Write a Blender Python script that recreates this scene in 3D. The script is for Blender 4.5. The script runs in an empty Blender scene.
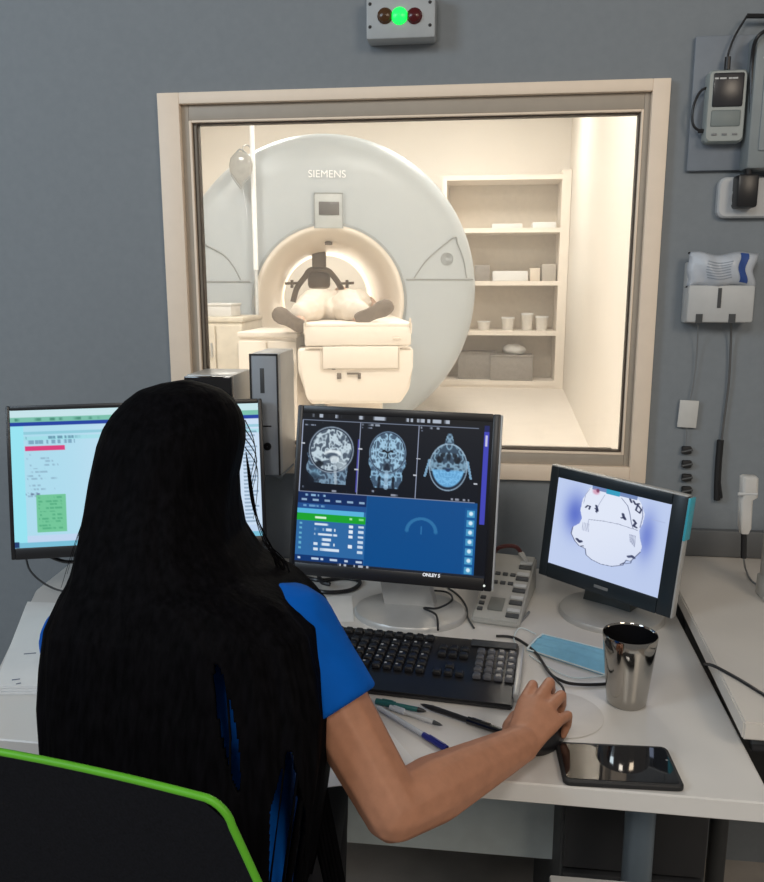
import bpy, bmesh, math, random
import numpy as np
from mathutils import Vector, Matrix, noise as mnoise

random.seed(7)
SC = bpy.context.scene
COL = SC.collection
SC.view_settings.view_transform = 'Standard'
SC.view_settings.look = 'None'
SC.view_settings.exposure = 0
PI = math.pi
R = math.radians

# ------------------------------------------------------------------ camera
F_PX, W_PX, H_PX = 799.0, 764.0, 882.0
PITCH, YAW = R(11.02), R(6.93)
CAM = Vector((0, 0, 1.40))
FW = Vector((-math.sin(YAW) * math.cos(PITCH), math.cos(YAW) * math.cos(PITCH), -math.sin(PITCH)))
RT = Vector((math.cos(YAW), math.sin(YAW), 0))
UP = RT.cross(FW)
cd = bpy.data.cameras.new('camera')
cd.sensor_fit = 'VERTICAL'
cd.sensor_height = 36.0
cd.lens = 36.0 * F_PX / H_PX
cam = bpy.data.objects.new('camera', cd)
COL.objects.link(cam)
cam.matrix_world = Matrix(((RT.x, UP.x, -FW.x, CAM.x), (RT.y, UP.y, -FW.y, CAM.y), (RT.z, UP.z, -FW.z, CAM.z), (0, 0, 0, 1)))
cd.clip_start = 0.02
SC.camera = cam


def P(px, py, y=None, z=None, d=None):
    """point of the place seen at a photo position, on the plane y=, z= or at depth d"""
    r = FW * F_PX + RT * (px - 382) - UP * (py - 441)
    if y is not None:
        return CAM + r * (y / r.y)
    if z is not None:
        return CAM + r * ((z - CAM.z) / r.z)
    return CAM + r * (d / F_PX)


# ------------------------------------------------------------------ materials
MATS = {}


def mat(name, color, rough=0.5, metal=0.0, var=0.04, scale=30.0, bump=0.0, emit=None, estr=0.0, stretch=None, spec=0.5, coat=0.0, alpha=1.0, trans=0.0):
    if name in MATS:
        return MATS[name]
    m = bpy.data.materials.new(name)
    m.use_nodes = True
    nt = m.node_tree
    b = nt.nodes['Principled BSDF']
    b.inputs['Roughness'].default_value = rough
    b.inputs['Metallic'].default_value = metal
    b.inputs['Specular IOR Level'].default_value = spec
    b.inputs['Coat Weight'].default_value = coat
    b.inputs['Alpha'].default_value = alpha
    b.inputs['Transmission Weight'].default_value = trans
    tc = nt.nodes.new('ShaderNodeTexCoord')
    src = tc.outputs['Object']
    if stretch:
        mp = nt.nodes.new('ShaderNodeMapping')
        mp.inputs['Scale'].default_value = stretch
        nt.links.new(src, mp.inputs['Vector'])
        src = mp.outputs['Vector']
    n = nt.nodes.new('ShaderNodeTexNoise')
    n.inputs['Scale'].default_value = scale
    n.inputs['Detail'].default_value = 4
    nt.links.new(src, n.inputs['Vector'])
    rp = nt.nodes.new('ShaderNodeValToRGB')
    c = color
    rp.color_ramp.elements[0].color = (max(0, c[0] * (1 - var)), max(0, c[1] * (1 - var)), max(0, c[2] * (1 - var)), 1)
    rp.color_ramp.elements[1].color = (c[0] * (1 + var), c[1] * (1 + var), c[2] * (1 + var), 1)
    rp.color_ramp.elements[0].position = .3
    rp.color_ramp.elements[1].position = .7
    nt.links.new(n.outputs['Fac'], rp.inputs['Fac'])
    nt.links.new(rp.outputs['Color'], b.inputs['Base Color'])
    if bump:
        bp = nt.nodes.new('ShaderNodeBump')
        bp.inputs['Strength'].default_value = bump
        bp.inputs['Distance'].default_value = 0.002
        nt.links.new(n.outputs['Fac'], bp.inputs['Height'])
        nt.links.new(bp.outputs['Normal'], b.inputs['Normal'])
    if emit:
        b.inputs['Emission Color'].default_value = (*emit, 1)
        b.inputs['Emission Strength'].default_value = estr
    MATS[name] = m
    return m


def s2l(c):
    c = np.asarray(c, float)
    return np.where(c <= 0.04045, c / 12.92, ((c + 0.055) / 1.055) ** 2.4)


def hexc(r, g, b):
    return tuple(float(v) for v in s2l(np.array([r, g, b]) / 255.0))


def screen_mat():
    m = bpy.data.materials.new('lit_screen')
    m.use_nodes = True
    nt = m.node_tree
    nt.nodes.clear()
    o = nt.nodes.new('ShaderNodeOutputMaterial')
    a = nt.nodes.new('ShaderNodeAttribute')
    a.attribute_name = 'picture'
    e = nt.nodes.new('ShaderNodeEmission')
    g = nt.nodes.new('ShaderNodeBsdfGlossy')
    g.inputs['Roughness'].default_value = .35
    g.inputs['Color'].default_value = (.03, .03, .03, 1)
    ad = nt.nodes.new('ShaderNodeAddShader')
    nt.links.new(a.outputs['Color'], e.inputs['Color'])
    nt.links.new(e.outputs[0], ad.inputs[0])
    nt.links.new(g.outputs[0], ad.inputs[1])
    nt.links.new(ad.outputs[0], o.inputs['Surface'])
    return m


def glass_mat():
    m = bpy.data.materials.new('window_glass')
    m.use_nodes = True
    nt = m.node_tree
    nt.nodes.clear()
    o = nt.nodes.new('ShaderNodeOutputMaterial')
    t = nt.nodes.new('ShaderNodeBsdfTransparent')
    t.inputs['Color'].default_value = (.97, .975, .965, 1)
    g = nt.nodes.new('ShaderNodeBsdfGlossy')
    g.inputs['Roughness'].default_value = .02
    lw = nt.nodes.new('ShaderNodeFresnel')
    lw.inputs['IOR'].default_value = 1.35
    mx = nt.nodes.new('ShaderNodeMixShader')
    nt.links.new(lw.outputs[0], mx.inputs[0])
    nt.links.new(t.outputs[0], mx.inputs[1])
    nt.links.new(g.outputs[0], mx.inputs[2])
    # fine shielding mesh laminated in the pane scatters a little light
    tl = nt.nodes.new('ShaderNodeBsdfTranslucent')
    tl.inputs['Color'].default_value = (.95, .93, .9, 1)
    m2 = nt.nodes.new('ShaderNodeMixShader')
    m2.inputs[0].default_value = .05
    nt.links.new(mx.outputs[0], m2.inputs[1])
    nt.links.new(tl.outputs[0], m2.inputs[2])
    nt.links.new(m2.outputs[0], o.inputs['Surface'])
    return m


M_WALL = mat('grey_blue_wall_paint', (.222, .248, .272), .75, var=.03, scale=60, bump=.08)
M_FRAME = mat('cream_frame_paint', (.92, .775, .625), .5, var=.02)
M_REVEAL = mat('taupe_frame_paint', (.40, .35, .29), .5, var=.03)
M_GASKET = mat('dark_brown_gasket', (.075, .055, .04), .5)
M_GASKET2 = mat('bronze_gasket', (.20, .165, .125), .4)
M_DESK = mat('white_desk_laminate', (.68, .66, .63), .32, var=.02, scale=12)
M_DESK2 = mat('warm_white_desk_laminate', (.66, .62, .57), .38, var=.025, scale=10)
M_BLACK = mat('black_plastic', (.012, .012, .014), .35)
M_BLACKM = mat('matt_black_plastic', (.012, .012, .013), .6)
M_BLACKG = mat('gloss_black', (.006, .006, .008), .08, coat=.5)
M_GREY = mat('grey_plastic', (.20, .21, .22), .45)
M_DGREY = mat('dark_grey_plastic', (.055, .06, .065), .5)
M_SILVER = mat('silver_plastic', (.50, .50, .49), .35, .25)
M_LGREY = mat('light_grey_plastic', (.52, .54, .55), .45)
M_WHITE = mat('white_plastic', (.75, .75, .74), .4, var=.02)
M_PAPER = mat('white_paper', (.80, .80, .79), .8, var=.02)
M_SWALL = mat('cream_scan_room_paint', (.88, .825, .75), .6, var=.02, scale=4)
M_SFLOOR = mat('cream_vinyl_floor', (.80, .735, .66), .4, var=.03, scale=8)
M_GANTRY = mat('pale_grey_gantry_shell', (.485, .54, .58), .35, var=.01, scale=3)
M_SEAM = mat('gantry_seam_grey', (.33, .36, .37), .5)
M_BORE = mat('cream_bore_lining', (.86, .79, .69), .45, var=.015, scale=5)
M_CREAM = mat('cream_moulded_plastic', (.90, .82, .72), .4, var=.015, scale=8)
M_CREAM2 = mat('shaded_cream_plastic', (.75, .66, .55), .45, var=.02)
M_COIL = mat('dark_coil_plastic', (.15, .12, .095), .5)
M_SHOE = mat('brown_shoe_sole', (.17, .135, .105), .7, var=.15, scale=60)
M_CLOTH = mat('white_trouser_cloth', (.70, .63, .545), .85, var=.04, scale=25, bump=.3)
M_BOXG = mat('grey_storage_box', (.28, .255, .23), .6, var=.08)
M_SKIN = mat('skin', (.45, .215, .13), .48, var=.07, scale=70, bump=.12, spec=.25)
M_PSKIN = mat('pale_skin', (.62, .40, .30), .5, var=.05, scale=60)
M_NAIL = mat('fingernail', (.58, .34, .26), .3)
M_SHIRT = mat('royal_blue_shirt_cloth', (.001, .105, .50), .8, spec=.12, var=.12, scale=14, bump=.3)
M_TROU = mat('dark_trouser_cloth', (.012, .013, .018), .85, var=.1)
M_HAIR = mat('black_hair', (.0030, .0028, .0036), .65, var=.5, scale=9, bump=.6, stretch=(14, 14, .5), spec=.025)
M_GREEN = mat('lime_green_piping', (.11, .46, .015), .5, var=.05)
M_CHAIR = mat('charcoal_mesh_fabric', (.0065, .007, .010), .95, var=.3, scale=400, bump=.25, spec=.15)
M_FLOOR = mat('brown_grey_vinyl_floor', (.48, .44, .40), .5, var=.15, scale=7)
M_STEEL = mat('dark_mirror_steel', (.42, .40, .37), .10, 1.0, var=.02)
M_STEELIN = mat('dark_cup_inside', (.03, .03, .035), .25, .8)
M_MASK = mat('light_blue_mask_cloth', (.25, .57, .78), .85, var=.05, scale=80, bump=.2)
M_MASKW = mat('white_mask_edge', (.70, .78, .80), .85)
M_BLUEPEN = mat('blue_pen_plastic', (.012, .02, .22), .3)
M_CLEAR = mat('clear_pen_barrel', (.55, .6, .66), .15, var=.02)
M_TEAL = mat('teal_pen_plastic', (.02, .13, .13), .35)
M_CYAN = mat('cyan_reflection_tint', (.05, .42, .55), .3)
M_MAROON = mat('dark_maroon_cord', (.07, .012, .012), .4)
M_BLUEP = mat('blue_print', (.03, .08, .30), .6)
M_TEXTG = mat('grey_print', (.22, .25, .30), .7)
M_TEXTW = mat('white_print', (.88, .90, .92), .5)
M_GLOW = mat('green_lamp_lens', (.02, .6, .1), .3, emit=(.005, 1.0, .09), estr=1.35)
M_REDL = mat('unlit_red_lens', (.085, .004, .006), .25)
M_AMBL = mat('unlit_amber_lens', (.075, .03, .008), .25)
M_PANEL = mat('blue_grey_wall_plate', (.20, .23, .27), .5)
M_LIGHT = mat('ceiling_light_diffuser', (.9, .88, .84), .5, emit=(1, .95, .88), estr=2.0)
M_BAG = mat('grey_fluid_bag', (.40, .41, .40), .15, var=.1, scale=30)
M_SCREEN = screen_mat()
M_GLASS = glass_mat()

# ------------------------------------------------------------------ mesh helpers


class MB:
    def __init__(self):
        self.bm = bmesh.new()

    def _add(self, verts, faces):
        vs = [self.bm.verts.new(v) for v in verts]
        out = []
        for f in faces:
            try:
                out.append(self.bm.faces.new([vs[i] for i in f]))
            except ValueError:
                pass
        return vs, out

    def box(self, c, s, bev=0.0, M=None, seg=2, taper=1.0):
        t = bmesh.new()
        bmesh.ops.create_cube(t, size=1.0)
        for v in t.verts:
            k = taper if v.co.z > 0 else 1.0
            v.co = Vector((v.co.x * s[0] * k, v.co.y * s[1] * k, v.co.z * s[2]))
        if bev:
            bmesh.ops.bevel(t, geom=list(t.edges), offset=bev, segments=seg, profile=.5, affect='EDGES')
        self._merge(t, Matrix.Translation(c), M)
        return self

    def _merge(self, t, L, M=None):
        X = (M @ L) if M is not None else L
        t.verts.index_update()
        vs = [self.bm.verts.new(X @ v.co) for v in t.verts]
        for f in t.faces:
            try:
                self.bm.faces.new([vs[v.index] for v in f.verts])
            except ValueError:
                pass
        t.free()

    def rings(self, rings, close=True, cap0=False, cap1=False):
        n = len(rings[0])
        V = [[self.bm.verts.new(p) for p in r] for r in rings]
        for i in range(len(V) - 1):
            for j in range(n if close else n - 1):
                k = (j + 1) % n
                try:
                    self.bm.faces.new((V[i][j], V[i][k], V[i + 1][k], V[i + 1][j]))
                except ValueError:
                    pass
        if cap0:
            self.bm.faces.new(V[0][::-1])
        if cap1:
            self.bm.faces.new(V[-1])
        return self

    def tube(self, pts, r, n=8, caps=True):
        pts = [Vector(p) for p in pts]
        if not isinstance(r, (list, tuple)):
            r = [r] * len(pts)
        rings = []
        prev = None
        for i, p in enumerate(pts):
            a = pts[max(0, i - 1)]
            b = pts[min(len(pts) - 1, i + 1)]
            t = (b - a)
            if t.length < 1e-9:
                t = Vector((0, 0, 1))
            t.normalize()
            if prev is None:
                u = t.orthogonal().normalized()
            else:
                u = (prev - t * prev.dot(t))
                u = u.normalized() if u.length > 1e-6 else t.orthogonal().normalized()
            prev = u
            w = t.cross(u)
            rings.append([p + (u * math.cos(2 * PI * k / n) + w * math.sin(2 * PI * k / n)) * r[i] for k in range(n)])
        return self.rings(rings, True, caps, caps)

    def lathe(self, prof, M=None, n=48, cap0=False, cap1=False, a0=0, a1=2 * PI):
        """profile of (radius, height) about local Z"""
        rs = []
        full = abs(a1 - a0 - 2 * PI) < 1e-6
        for r_, h_ in prof:
            ring = []
            for k in range(n):
                a = a0 + (a1 - a0) * k / (n if full else n - 1)
                p = Vector((r_ * math.cos(a), r_ * math.sin(a), h_))
                ring.append(M @ p if M is not None else p)
            rs.append(ring)
        return self.rings(rs, full, cap0, cap1)

    def prism(self, poly, off, M=None):
        """polygon of 3-D points extruded by off"""
        a = [Vector(p) for p in poly]
        b = [p + Vector(off) for p in a]
        if M is not None:
            a = [M @ p for p in a]
            b = [M @ p for p in b]
        va = [self.bm.verts.new(p) for p in a]
        vb = [self.bm.verts.new(p) for p in b]
        n = len(a)
        self.bm.faces.new(va[::-1])
        self.bm.faces.new(vb)
        for i in range(n):
            k = (i + 1) % n
            self.bm.faces.new((va[i], va[k], vb[k], vb[i]))
        return self

    def hull(self, balls, sub=2):
        """convex skin round a list of (centre, radius or (rx,ry,rz)[, rotation])"""
        t = bmesh.new()
        for b in balls:
            c, r_ = Vector(b[0]), b[1]
            if not isinstance(r_, (tuple, list)):
                r_ = (r_, r_, r_)
            rot = b[2] if len(b) > 2 else Matrix.Identity(3)
            X = Matrix.Translation(c) @ rot.to_4x4() @ Matrix.Diagonal((*r_, 1))
            bmesh.ops.create_icosphere(t, subdivisions=sub, radius=1.0, matrix=X)
        if len(balls) > 1:
            res = bmesh.ops.convex_hull(t, input=list(t.verts))
            bmesh.ops.delete(t, geom=[g for g in res['geom_interior'] if isinstance(g, bmesh.types.BMVert)], context='VERTS')
        self._merge(t, Matrix.Identity(4))
        return self

    def mesh(self, name):
        bmesh.ops.recalc_face_normals(self.bm, faces=list(self.bm.faces))
        me = bpy.data.meshes.new(name)
        self.bm.to_mesh(me)
        self.bm.free()
        return me

    def build(self, name, m, parent=None, smooth=35, world=True):
        return link(name, self.mesh(name), m, parent, smooth, world)


ROOTM = {}


def link(name, me, m, parent=None, smooth=35, world=True):
    o = bpy.data.objects.new(name, me)
    COL.objects.link(o)
    me.materials.clear()
    me.materials.append(m)
    if parent is not None:
        o.parent = parent
        if world:
            me.transform(worldm(parent).inverted())
    if smooth:
        me.shade_smooth()
        if smooth < 180:
            me.set_sharp_from_angle(angle=R(smooth))
    return o


def worldm(o):
    M = Matrix.LocRotScale(o.location, o.rotation_euler, o.scale)
    return worldm(o.parent) @ M if o.parent else M


def tag(o, label=None, cat=None, group=None, kind=None):
    if label:
        o['label'] = label
    if cat:
        o['category'] = cat
    if group:
        o['group'] = group
    if kind:
        o['kind'] = kind
    return o


def thing(name, label, cat, loc=(0, 0, 0), rz=0, group=None):
    o = bpy.data.objects.new(name, None)
    o.empty_display_size = .05
    COL.objects.link(o)
    o.location = loc
    o.rotation_euler = (0, 0, rz)
    return tag(o, label, cat, group)


def struct(name, mb, m, label=None, parent=None, smooth=35):
    o = mb.build(name, m, parent, smooth)
    if parent is None:
        o['kind'] = 'structure'
        o['label'] = label or name.replace('_', ' ')
        o['category'] = name.split('_')[0]
    return o


def remesh(mb, voxel, smooth_it=4, fac=.5):
    """join overlapping volumes into ONE continuous smooth skin"""
    me = mb.mesh('tmp')
    o = bpy.data.objects.new('tmp', me)
    COL.objects.link(o)
    md = o.modifiers.new('r', 'REMESH')
    md.mode = 'VOXEL'
    md.voxel_size = voxel
    if smooth_it:
        s = o.modifiers.new('s', 'SMOOTH')
        s.iterations = smooth_it
        s.factor = fac
    dg = bpy.context.evaluated_depsgraph_get()
    out = bpy.data.meshes.new_from_object(o.evaluated_get(dg))
    bpy.data.objects.remove(o)
    return out


def text_mesh(body, size, M, depth=.0005, font_align='CENTER', bold=0.0):
    cu = bpy.data.curves.new('txt', 'FONT')
    cu.body = body
    cu.size = size
    cu.align_x = font_align
    cu.align_y = 'CENTER'
    cu.extrude = depth
    cu.offset = bold
    o = bpy.data.objects.new('txt', cu)
    COL.objects.link(o)
    dg = bpy.context.evaluated_depsgraph_get()
    me = bpy.data.meshes.new_from_object(o.evaluated_get(dg))
    bpy.data.objects.remove(o)
    me.transform(M)
    return me


def frame_m(origin, x, z):
    """matrix with local X along x, Z along z (approximately), Y = Z cross X (away from the viewer)"""
    x = Vector(x).normalized()
    z = Vector(z)
    z = (z - x * z.dot(x)).normalized()
    y = z.cross(x)
    o = Vector(origin)
    return Matrix(((x.x, y.x, z.x, o.x), (x.y, y.y, z.y, o.y), (x.z, y.z, z.z, o.z), (0, 0, 0, 1)))


def smooth_path(pts, n=8):
    """Catmull-Rom through the points"""
    pts = [Vector(p) for p in pts]
    out = []
    for i in range(len(pts) - 1):
        p0 = pts[max(0, i - 1)]
        p1, p2 = pts[i], pts[i + 1]
        p3 = pts[min(len(pts) - 1, i + 2)]
        for k in range(n):
            t = k / n
            out.append(.5 * ((2 * p1) + (p2 - p0) * t + (2 * p0 - 5 * p1 + 4 * p2 - p3) * t * t + (3 * p1 - p0 - 3 * p2 + p3) * t ** 3))
    out.append(pts[-1])
    return out


# ------------------------------------------------------------------ painting of lit screens (per-vertex picture)
def vnoise(x, y, seed=0):
    rng = np.random.RandomState(seed)
    g = rng.rand(64, 64)
    xi = np.floor(x).astype(int)
    yi = np.floor(y).astype(int)
    fx = x - xi
    fy = y - yi
    fx = fx * fx * (3 - 2 * fx)
    fy = fy * fy * (3 - 2 * fy)
    a = g[yi % 64, xi % 64]
    b = g[yi % 64, (xi + 1) % 64]
    c = g[(yi + 1) % 64, xi % 64]
    d = g[(yi + 1) % 64, (xi + 1) % 64]
    return (a * (1 - fx) + b * fx) * (1 - fy) + (c * (1 - fx) + d * fx) * fy


def sst(a, b, x):
    t = np.clip((x - a) / (b - a), 0, 1)
    return t * t * (3 - 2 * t)


class Pic:
    def __init__(self, nu, nv, bg, asp):
        self.nu, self.nv, self.asp = nu, nv, asp
        u = np.linspace(0, 1, nu)
        v = np.linspace(0, 1, nv)
        self.U, self.V = np.meshgrid(u, v)
        self.A = np.ones((nv, nu, 3)) * np.array(bg) / 255.

    def put(self, mask, col):
        m = np.clip(mask, 0, 1)[..., None]
        self.A = self.A * (1 - m) + m * np.array(col) / 255.

    def rect(self, u0, v0, u1, v1, col, a=1.0):
        self.put(((self.U >= u0) & (self.U <= u1) & (self.V >= v0) & (self.V <= v1)) * a, col)

    def ell(self, cu, cv, ru, rv, col, a=1.0, soft=.08):
        d = np.sqrt(((self.U - cu) / ru) ** 2 + ((self.V - cv) / rv) ** 2)
        self.put((1 - sst(1 - soft, 1 + soft, d)) * a, col)

    def ring(self, cu, cv, ru, rv, w, col, a=1.0):
        d = np.sqrt(((self.U - cu) / ru) ** 2 + ((self.V - cv) / rv) ** 2)
        self.put((1 - sst(w * .5, w, np.abs(d - 1))) * a, col)

    def line(self, pts, w, col, a=1.0):
        for (x0, y0), (x1, y1) in zip(pts[:-1], pts[1:]):
            ax, ay = self.U - x0, (self.V - y0) / self.asp
            bx, by = x1 - x0, (y1 - y0) / self.asp
            t = np.clip((ax * bx + ay * by) / max(1e-9, bx * bx + by * by), 0, 1)
            d = np.hypot(ax - bx * t, ay - by * t)
            self.put((1 - sst(w * .5, w, d)) * a, col)

    def scrib(self, u0, v0, u1, v1, col, seed=0, a=.9, fu=120, dens=.45):
        """a line of unreadably small writing"""
        n = vnoise(self.U * fu, self.V * 3 + seed * 7.3, seed)
        w = vnoise(self.U * fu * .22, self.V * 0 + seed * 3.1, seed + 5)
        self.put(((self.U >= u0) & (self.U <= u1) & (self.V >= v0) & (self.V <= v1)) * sst(dens - .1, dens + .1, n) * sst(.25, .4, w) * a, col)

    FONT = {'O': '69996', 'N': '9DB99', 'L': '8888F', 'E': 'F8E8F', 'Y': '99622', '5': 'F8E1E', ' ': '00000', 'S': '78616', 'A': '69F99', 'G': '78B96', 'R': 'E9EA9', 'K': '9ACA9'}

    def text(self, s, u0, v0, h, col):
        pu = h * .2 / self.asp / 1.0
        pv = h * .2
        # pu must be square with pv on the glass
        pu = pv / self.asp
        x = u0
        for ch in s:
            g = self.FONT[ch]
            for i in range(5):
                b = int(g[i], 16)
                for j in range(4):
                    if b & (8 >> j):
                        self.rect(x + j * pu, v0 + i * pv, x + (j + 1) * pu, v0 + (i + 1) * pv, col)
            x += 5 * pu
        return self


def screen_obj(pic, M, w, h, x0, z0, name, parent):
    """grid in the display frame: x right from x0, z down from z0 (top)"""
    nu, nv = pic.nu, pic.nv
    xs = np.linspace(x0, x0 + w, nu)
    zs = np.linspace(z0, z0 - h, nv)
    verts = [M @ Vector((x, -.0006, z)) for z in zs for x in xs]
    faces = [(j * nu + i, (j + 1) * nu + i, (j + 1) * nu + i + 1, j * nu + i + 1) for j in range(nv - 1) for i in range(nu - 1)]
    me = bpy.data.meshes.new(name)
    me.from_pydata(verts, [], faces)
    at = me.color_attributes.new('picture', 'FLOAT_COLOR', 'POINT')
    lin = s2l(np.clip(pic.A, 0, 1))
    flat = np.ones((nv * nu, 4), np.float32)
    flat[:, :3] = lin.reshape(-1, 3)
    at.data.foreach_set('color', flat.ravel())
    return link(name, me, M_SCREEN, parent, 0)


# ================================================================== SETTING
WY = 1.84            # front wall face
DZ = .74             # desk top
D2Z = .79            # right desk top
X0, X1 = -.728, .381  # window casing
Z0, Z1 = .958, 1.821
CW = .072            # casing face width
BACKY = 7.9
SF = P(500, 388, y=BACKY - .42).z   # scan room floor level

# front wall in four strips round the opening, one mesh
ox0, ox1, oz0, oz1 = X0 + .01, X1 - .01, Z0 + .01, Z1 - .01
mb = MB()
T = .16
for (a, b, c, d) in ((-2.6, ox0, 0, 2.7), (ox1, 2.4, 0, 2.7), (ox0, ox1, 0, oz0), (ox0, ox1, oz1, 2.7)):
    mb.box(((a + b) / 2, WY + T / 2, (c + d) / 2), (b - a, T, d - c))
struct('wall_front', mb, M_WALL, 'grey-blue painted wall around the viewing window')
struct('floor', MB().box((-.1, .2, -.02), (5.0, 3.28, .04)), M_FLOOR, 'brown-grey floor under the desk')
# scan room shell
rwx = P(567, 300, y=BACKY - .42).x
lwx = -4.6
struct('floor_scan_room', MB().box(((rwx + lwx) / 2, (WY + T + BACKY) / 2, SF - .05), (rwx - lwx, BACKY - WY - T, .1)), M_SFLOOR, 'pale floor of the scanner room')
struct('wall_back', MB().box(((rwx + lwx) / 2, BACKY + .05, 1.7), (rwx - lwx + .2, .1, 3.2)), M_SWALL, 'cream back wall of the scanner room')
wa = Vector((rwx, BACKY - .42, 0))
wc = P(640, 562, z=SF)
wdir = Vector((wc.x - wa.x, wc.y - wa.y, 0)).normalized()
w0 = wa - wdir * .6
w1 = wa + wdir * ((WY + T - wa.y) / wdir.y)
nn = Vector((-wdir.y, wdir.x, 0))
if nn.x < 0:
    nn = -nn
struct('wall_right', MB().prism([(w0.x, w0.y, .1), (w1.x, w1.y, .1), (w1.x + nn.x * .1, w1.y + nn.y * .1, .1), (w0.x + nn.x * .1, w0.y + nn.y * .1, .1)], (0, 0, 3.2)), mat('satin_cream_panels', (.86, .80, .72), .5, var=.02, scale=4), 'cream right wall of the scanner room')
struct('wall_left', MB().box((lwx - .05, (WY + T + BACKY) / 2, 1.7), (.1, BACKY - WY - T, 3.2)), M_SWALL, 'cream left wall of the scanner room')
struct('ceiling', MB().box(((rwx + lwx) / 2, (WY + T + BACKY) / 2, 3.25), (rwx - lwx, BACKY - WY - T, .1)), M_SWALL, 'ceiling of the scanner room')

# window
win = thing('window_1', 'wide viewing window with cream casing', 'window', ((X0 + X1) / 2, WY, Z0))
win['kind'] = 'structure'


def frame_ring(mb, x0, x1, z0, z1, w, y0, y1, wl=None, wr=None, wt=None, wb=None):
    wl, wr, wt, wb = wl or w, wr or w, wt or w, wb or w
    ym, yd = (y0 + y1) / 2, abs(y1 - y0)
    mb.box((x0 + wl / 2, ym, (z0 + z1) / 2), (wl, yd, z1 - z0), .0015)
    mb.box((x1 - wr / 2, ym, (z0 + z1) / 2), (wr, yd, z1 - z0), .0015)
    xm = (x0 + wl + x1 - wr) / 2
    mb.box((xm, ym, z1 - wt / 2), (x1 - x0 - wl - wr, yd, wt), .0015)
    mb.box((xm, ym, z0 + wb / 2), (x1 - x0 - wl - wr, yd, wb), .0015)


mb = MB()
frame_ring(mb, X0, X1, Z0, Z1, .04, WY - .018, WY + .012, wl=.050, wr=.036, wt=.024, wb=.036)
mb.build('casing', M_FRAME, win)
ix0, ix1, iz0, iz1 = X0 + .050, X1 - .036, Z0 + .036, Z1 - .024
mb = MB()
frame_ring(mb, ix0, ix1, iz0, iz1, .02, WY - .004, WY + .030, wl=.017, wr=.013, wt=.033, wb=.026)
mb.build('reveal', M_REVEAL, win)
jx0, jx1, jz0, jz1 = ix0 + .017, ix1 - .013, iz0 + .026, iz1 - .033
mb = MB()
frame_ring(mb, jx0, jx1, jz0, jz1, .005, WY - .006, WY + .024, wl=.006, wr=.005, wt=.005, wb=.005)
mb.build('inner_bead', M_FRAME, win)
jx0, jx1, jz0, jz1 = jx0 + .006, jx1 - .005, jz0 + .005, jz1 - .005
mb = MB()
frame_ring(mb, jx0, jx1, jz0, jz1, .006, WY + .002, WY + .024, wl=.011, wr=.004, wt=.0035, wb=.004)
mb.build('gasket', M_GASKET, win)
mb = MB()
mb.box((jx0 + .0065, WY + .006, (jz0 + jz1) / 2), (.005, .012, jz1 - jz0 - .012))
mb.box(((jx0 + jx1) / 2, WY + .016, jz0 + .0055), (jx1 - jx0 - .04, .012, .003))
mb.build('glazing_bead', M_GASKET2, win)
MB().box(((jx0 + jx1) / 2, WY + .026, (jz0 + jz1) / 2), (jx1 - jx0, .003, jz1 - jz0)).build('pane', M_GLASS, win, 0)
# deep lining of the opening on the scan side
mb = MB()
frame_ring(mb, X0 + .012, X1 - .012, Z0 + .012, Z1 - .012, .012, WY + .03, WY + T)
mb.build('lining', M_CREAM, win)

# trunking strip along the wall above the desks
struct('trim_1', MB().box((.78, WY - .010, .822), (1.05, .02, .062), .003), mat('grey_trunking', (.12, .125, .13), .5), 'dark grey strip along the wall behind the right desk')

# ================================================================== SCAN ROOM THINGS
gc = P(328, 291, d=5.4)                      # centre of the gantry face
axis = Vector(((P(311, 285, d=5) - CAM).x, (P(311, 285, d=5) - CAM).y, 0)).normalized()  # into the bore
gx = Vector((axis.y, -axis.x, 0))
GM = frame_m(gc, gx, (0, 0, 1))              # local: x right, y into bore, z up
LG = GM @ Matrix.Rotation(-PI / 2, 4, 'X')   # lathe axis z -> local y
bore_off = Matrix.Translation((.012, 0, -.072))
GMB = GM @ bore_off
LB = GMB @ Matrix.Rotation(-PI / 2, 4, 'X')
gan = thing('mri_scanner', 'large round pale grey scanner gantry with an open bore', 'scanner', (gc.x, gc.y, SF))
# shell: face disc with eccentric bore, so rings blend from bore rim to outer circle
RO, RB = 1.035, .515
ev = []
N = 96
prof = [(0.0, .004), (.03, 0.0), (.25, -.004), (.6, -.002), (.82, .012), (.93, .045), (.985, .10), (1.0, .17)]
rings = []
for t, yy in prof:
    ring = []
    for k in range(N):
        a = 2 * PI * k / N
        pb = Vector((RB * math.cos(a) + .012, 0, RB * math.sin(a) - .072))
        po = Vector((RO * math.cos(a), 0, RO * math.sin(a)))
        p = pb.lerp(po, t)
        ring.append(GM @ Vector((p.x, yy, p.z)))
    rings.append(ring)
for rr, yy in ((RO, 1.45), (.98, 1.6), (.50, 1.62), (.38, 1.60)):
    rings.append([GM @ Vector((rr * math.cos(2 * PI * k / N) + (.012 if rr < .9 else 0), yy, rr * math.sin(2 * PI * k / N) - (.072 if rr < .9 else 0))) for k in range(N)])
MB().rings(rings).build('shell', M_GANTRY, gan, 40)
# lining of the bore
bp = [(.515, .004), (.505, -.012), (.485, -.016), (.472, -.004), (.455, .03), (.425, .10), (.395, .2), (.37, .34), (.355, .5), (.35, .7), (.35, 1.2), (.355, 1.45), (.38, 1.6)]
MB().lathe(bp, LB, 96).build('bore_lining', M_BORE, gan, 60)
MB().lathe([(.522, .002), (.522, -.008), (.513, -.016), (.505, -.018), (.505, .0), (.522, .002)], LB, 96).build('bore_rim', M_SEAM, gan, 40)
mb = MB()
mb.box((0.0, .16, .392), (.05, .05, .02), .004, M=GMB)
mb.build('bore_lamp', M_COIL, gan)
# seams and corner panels on the face


def face_tube(pts, r, M=GM):
    return [M @ Vector((x, y, z)) for x, y, z in pts]


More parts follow.
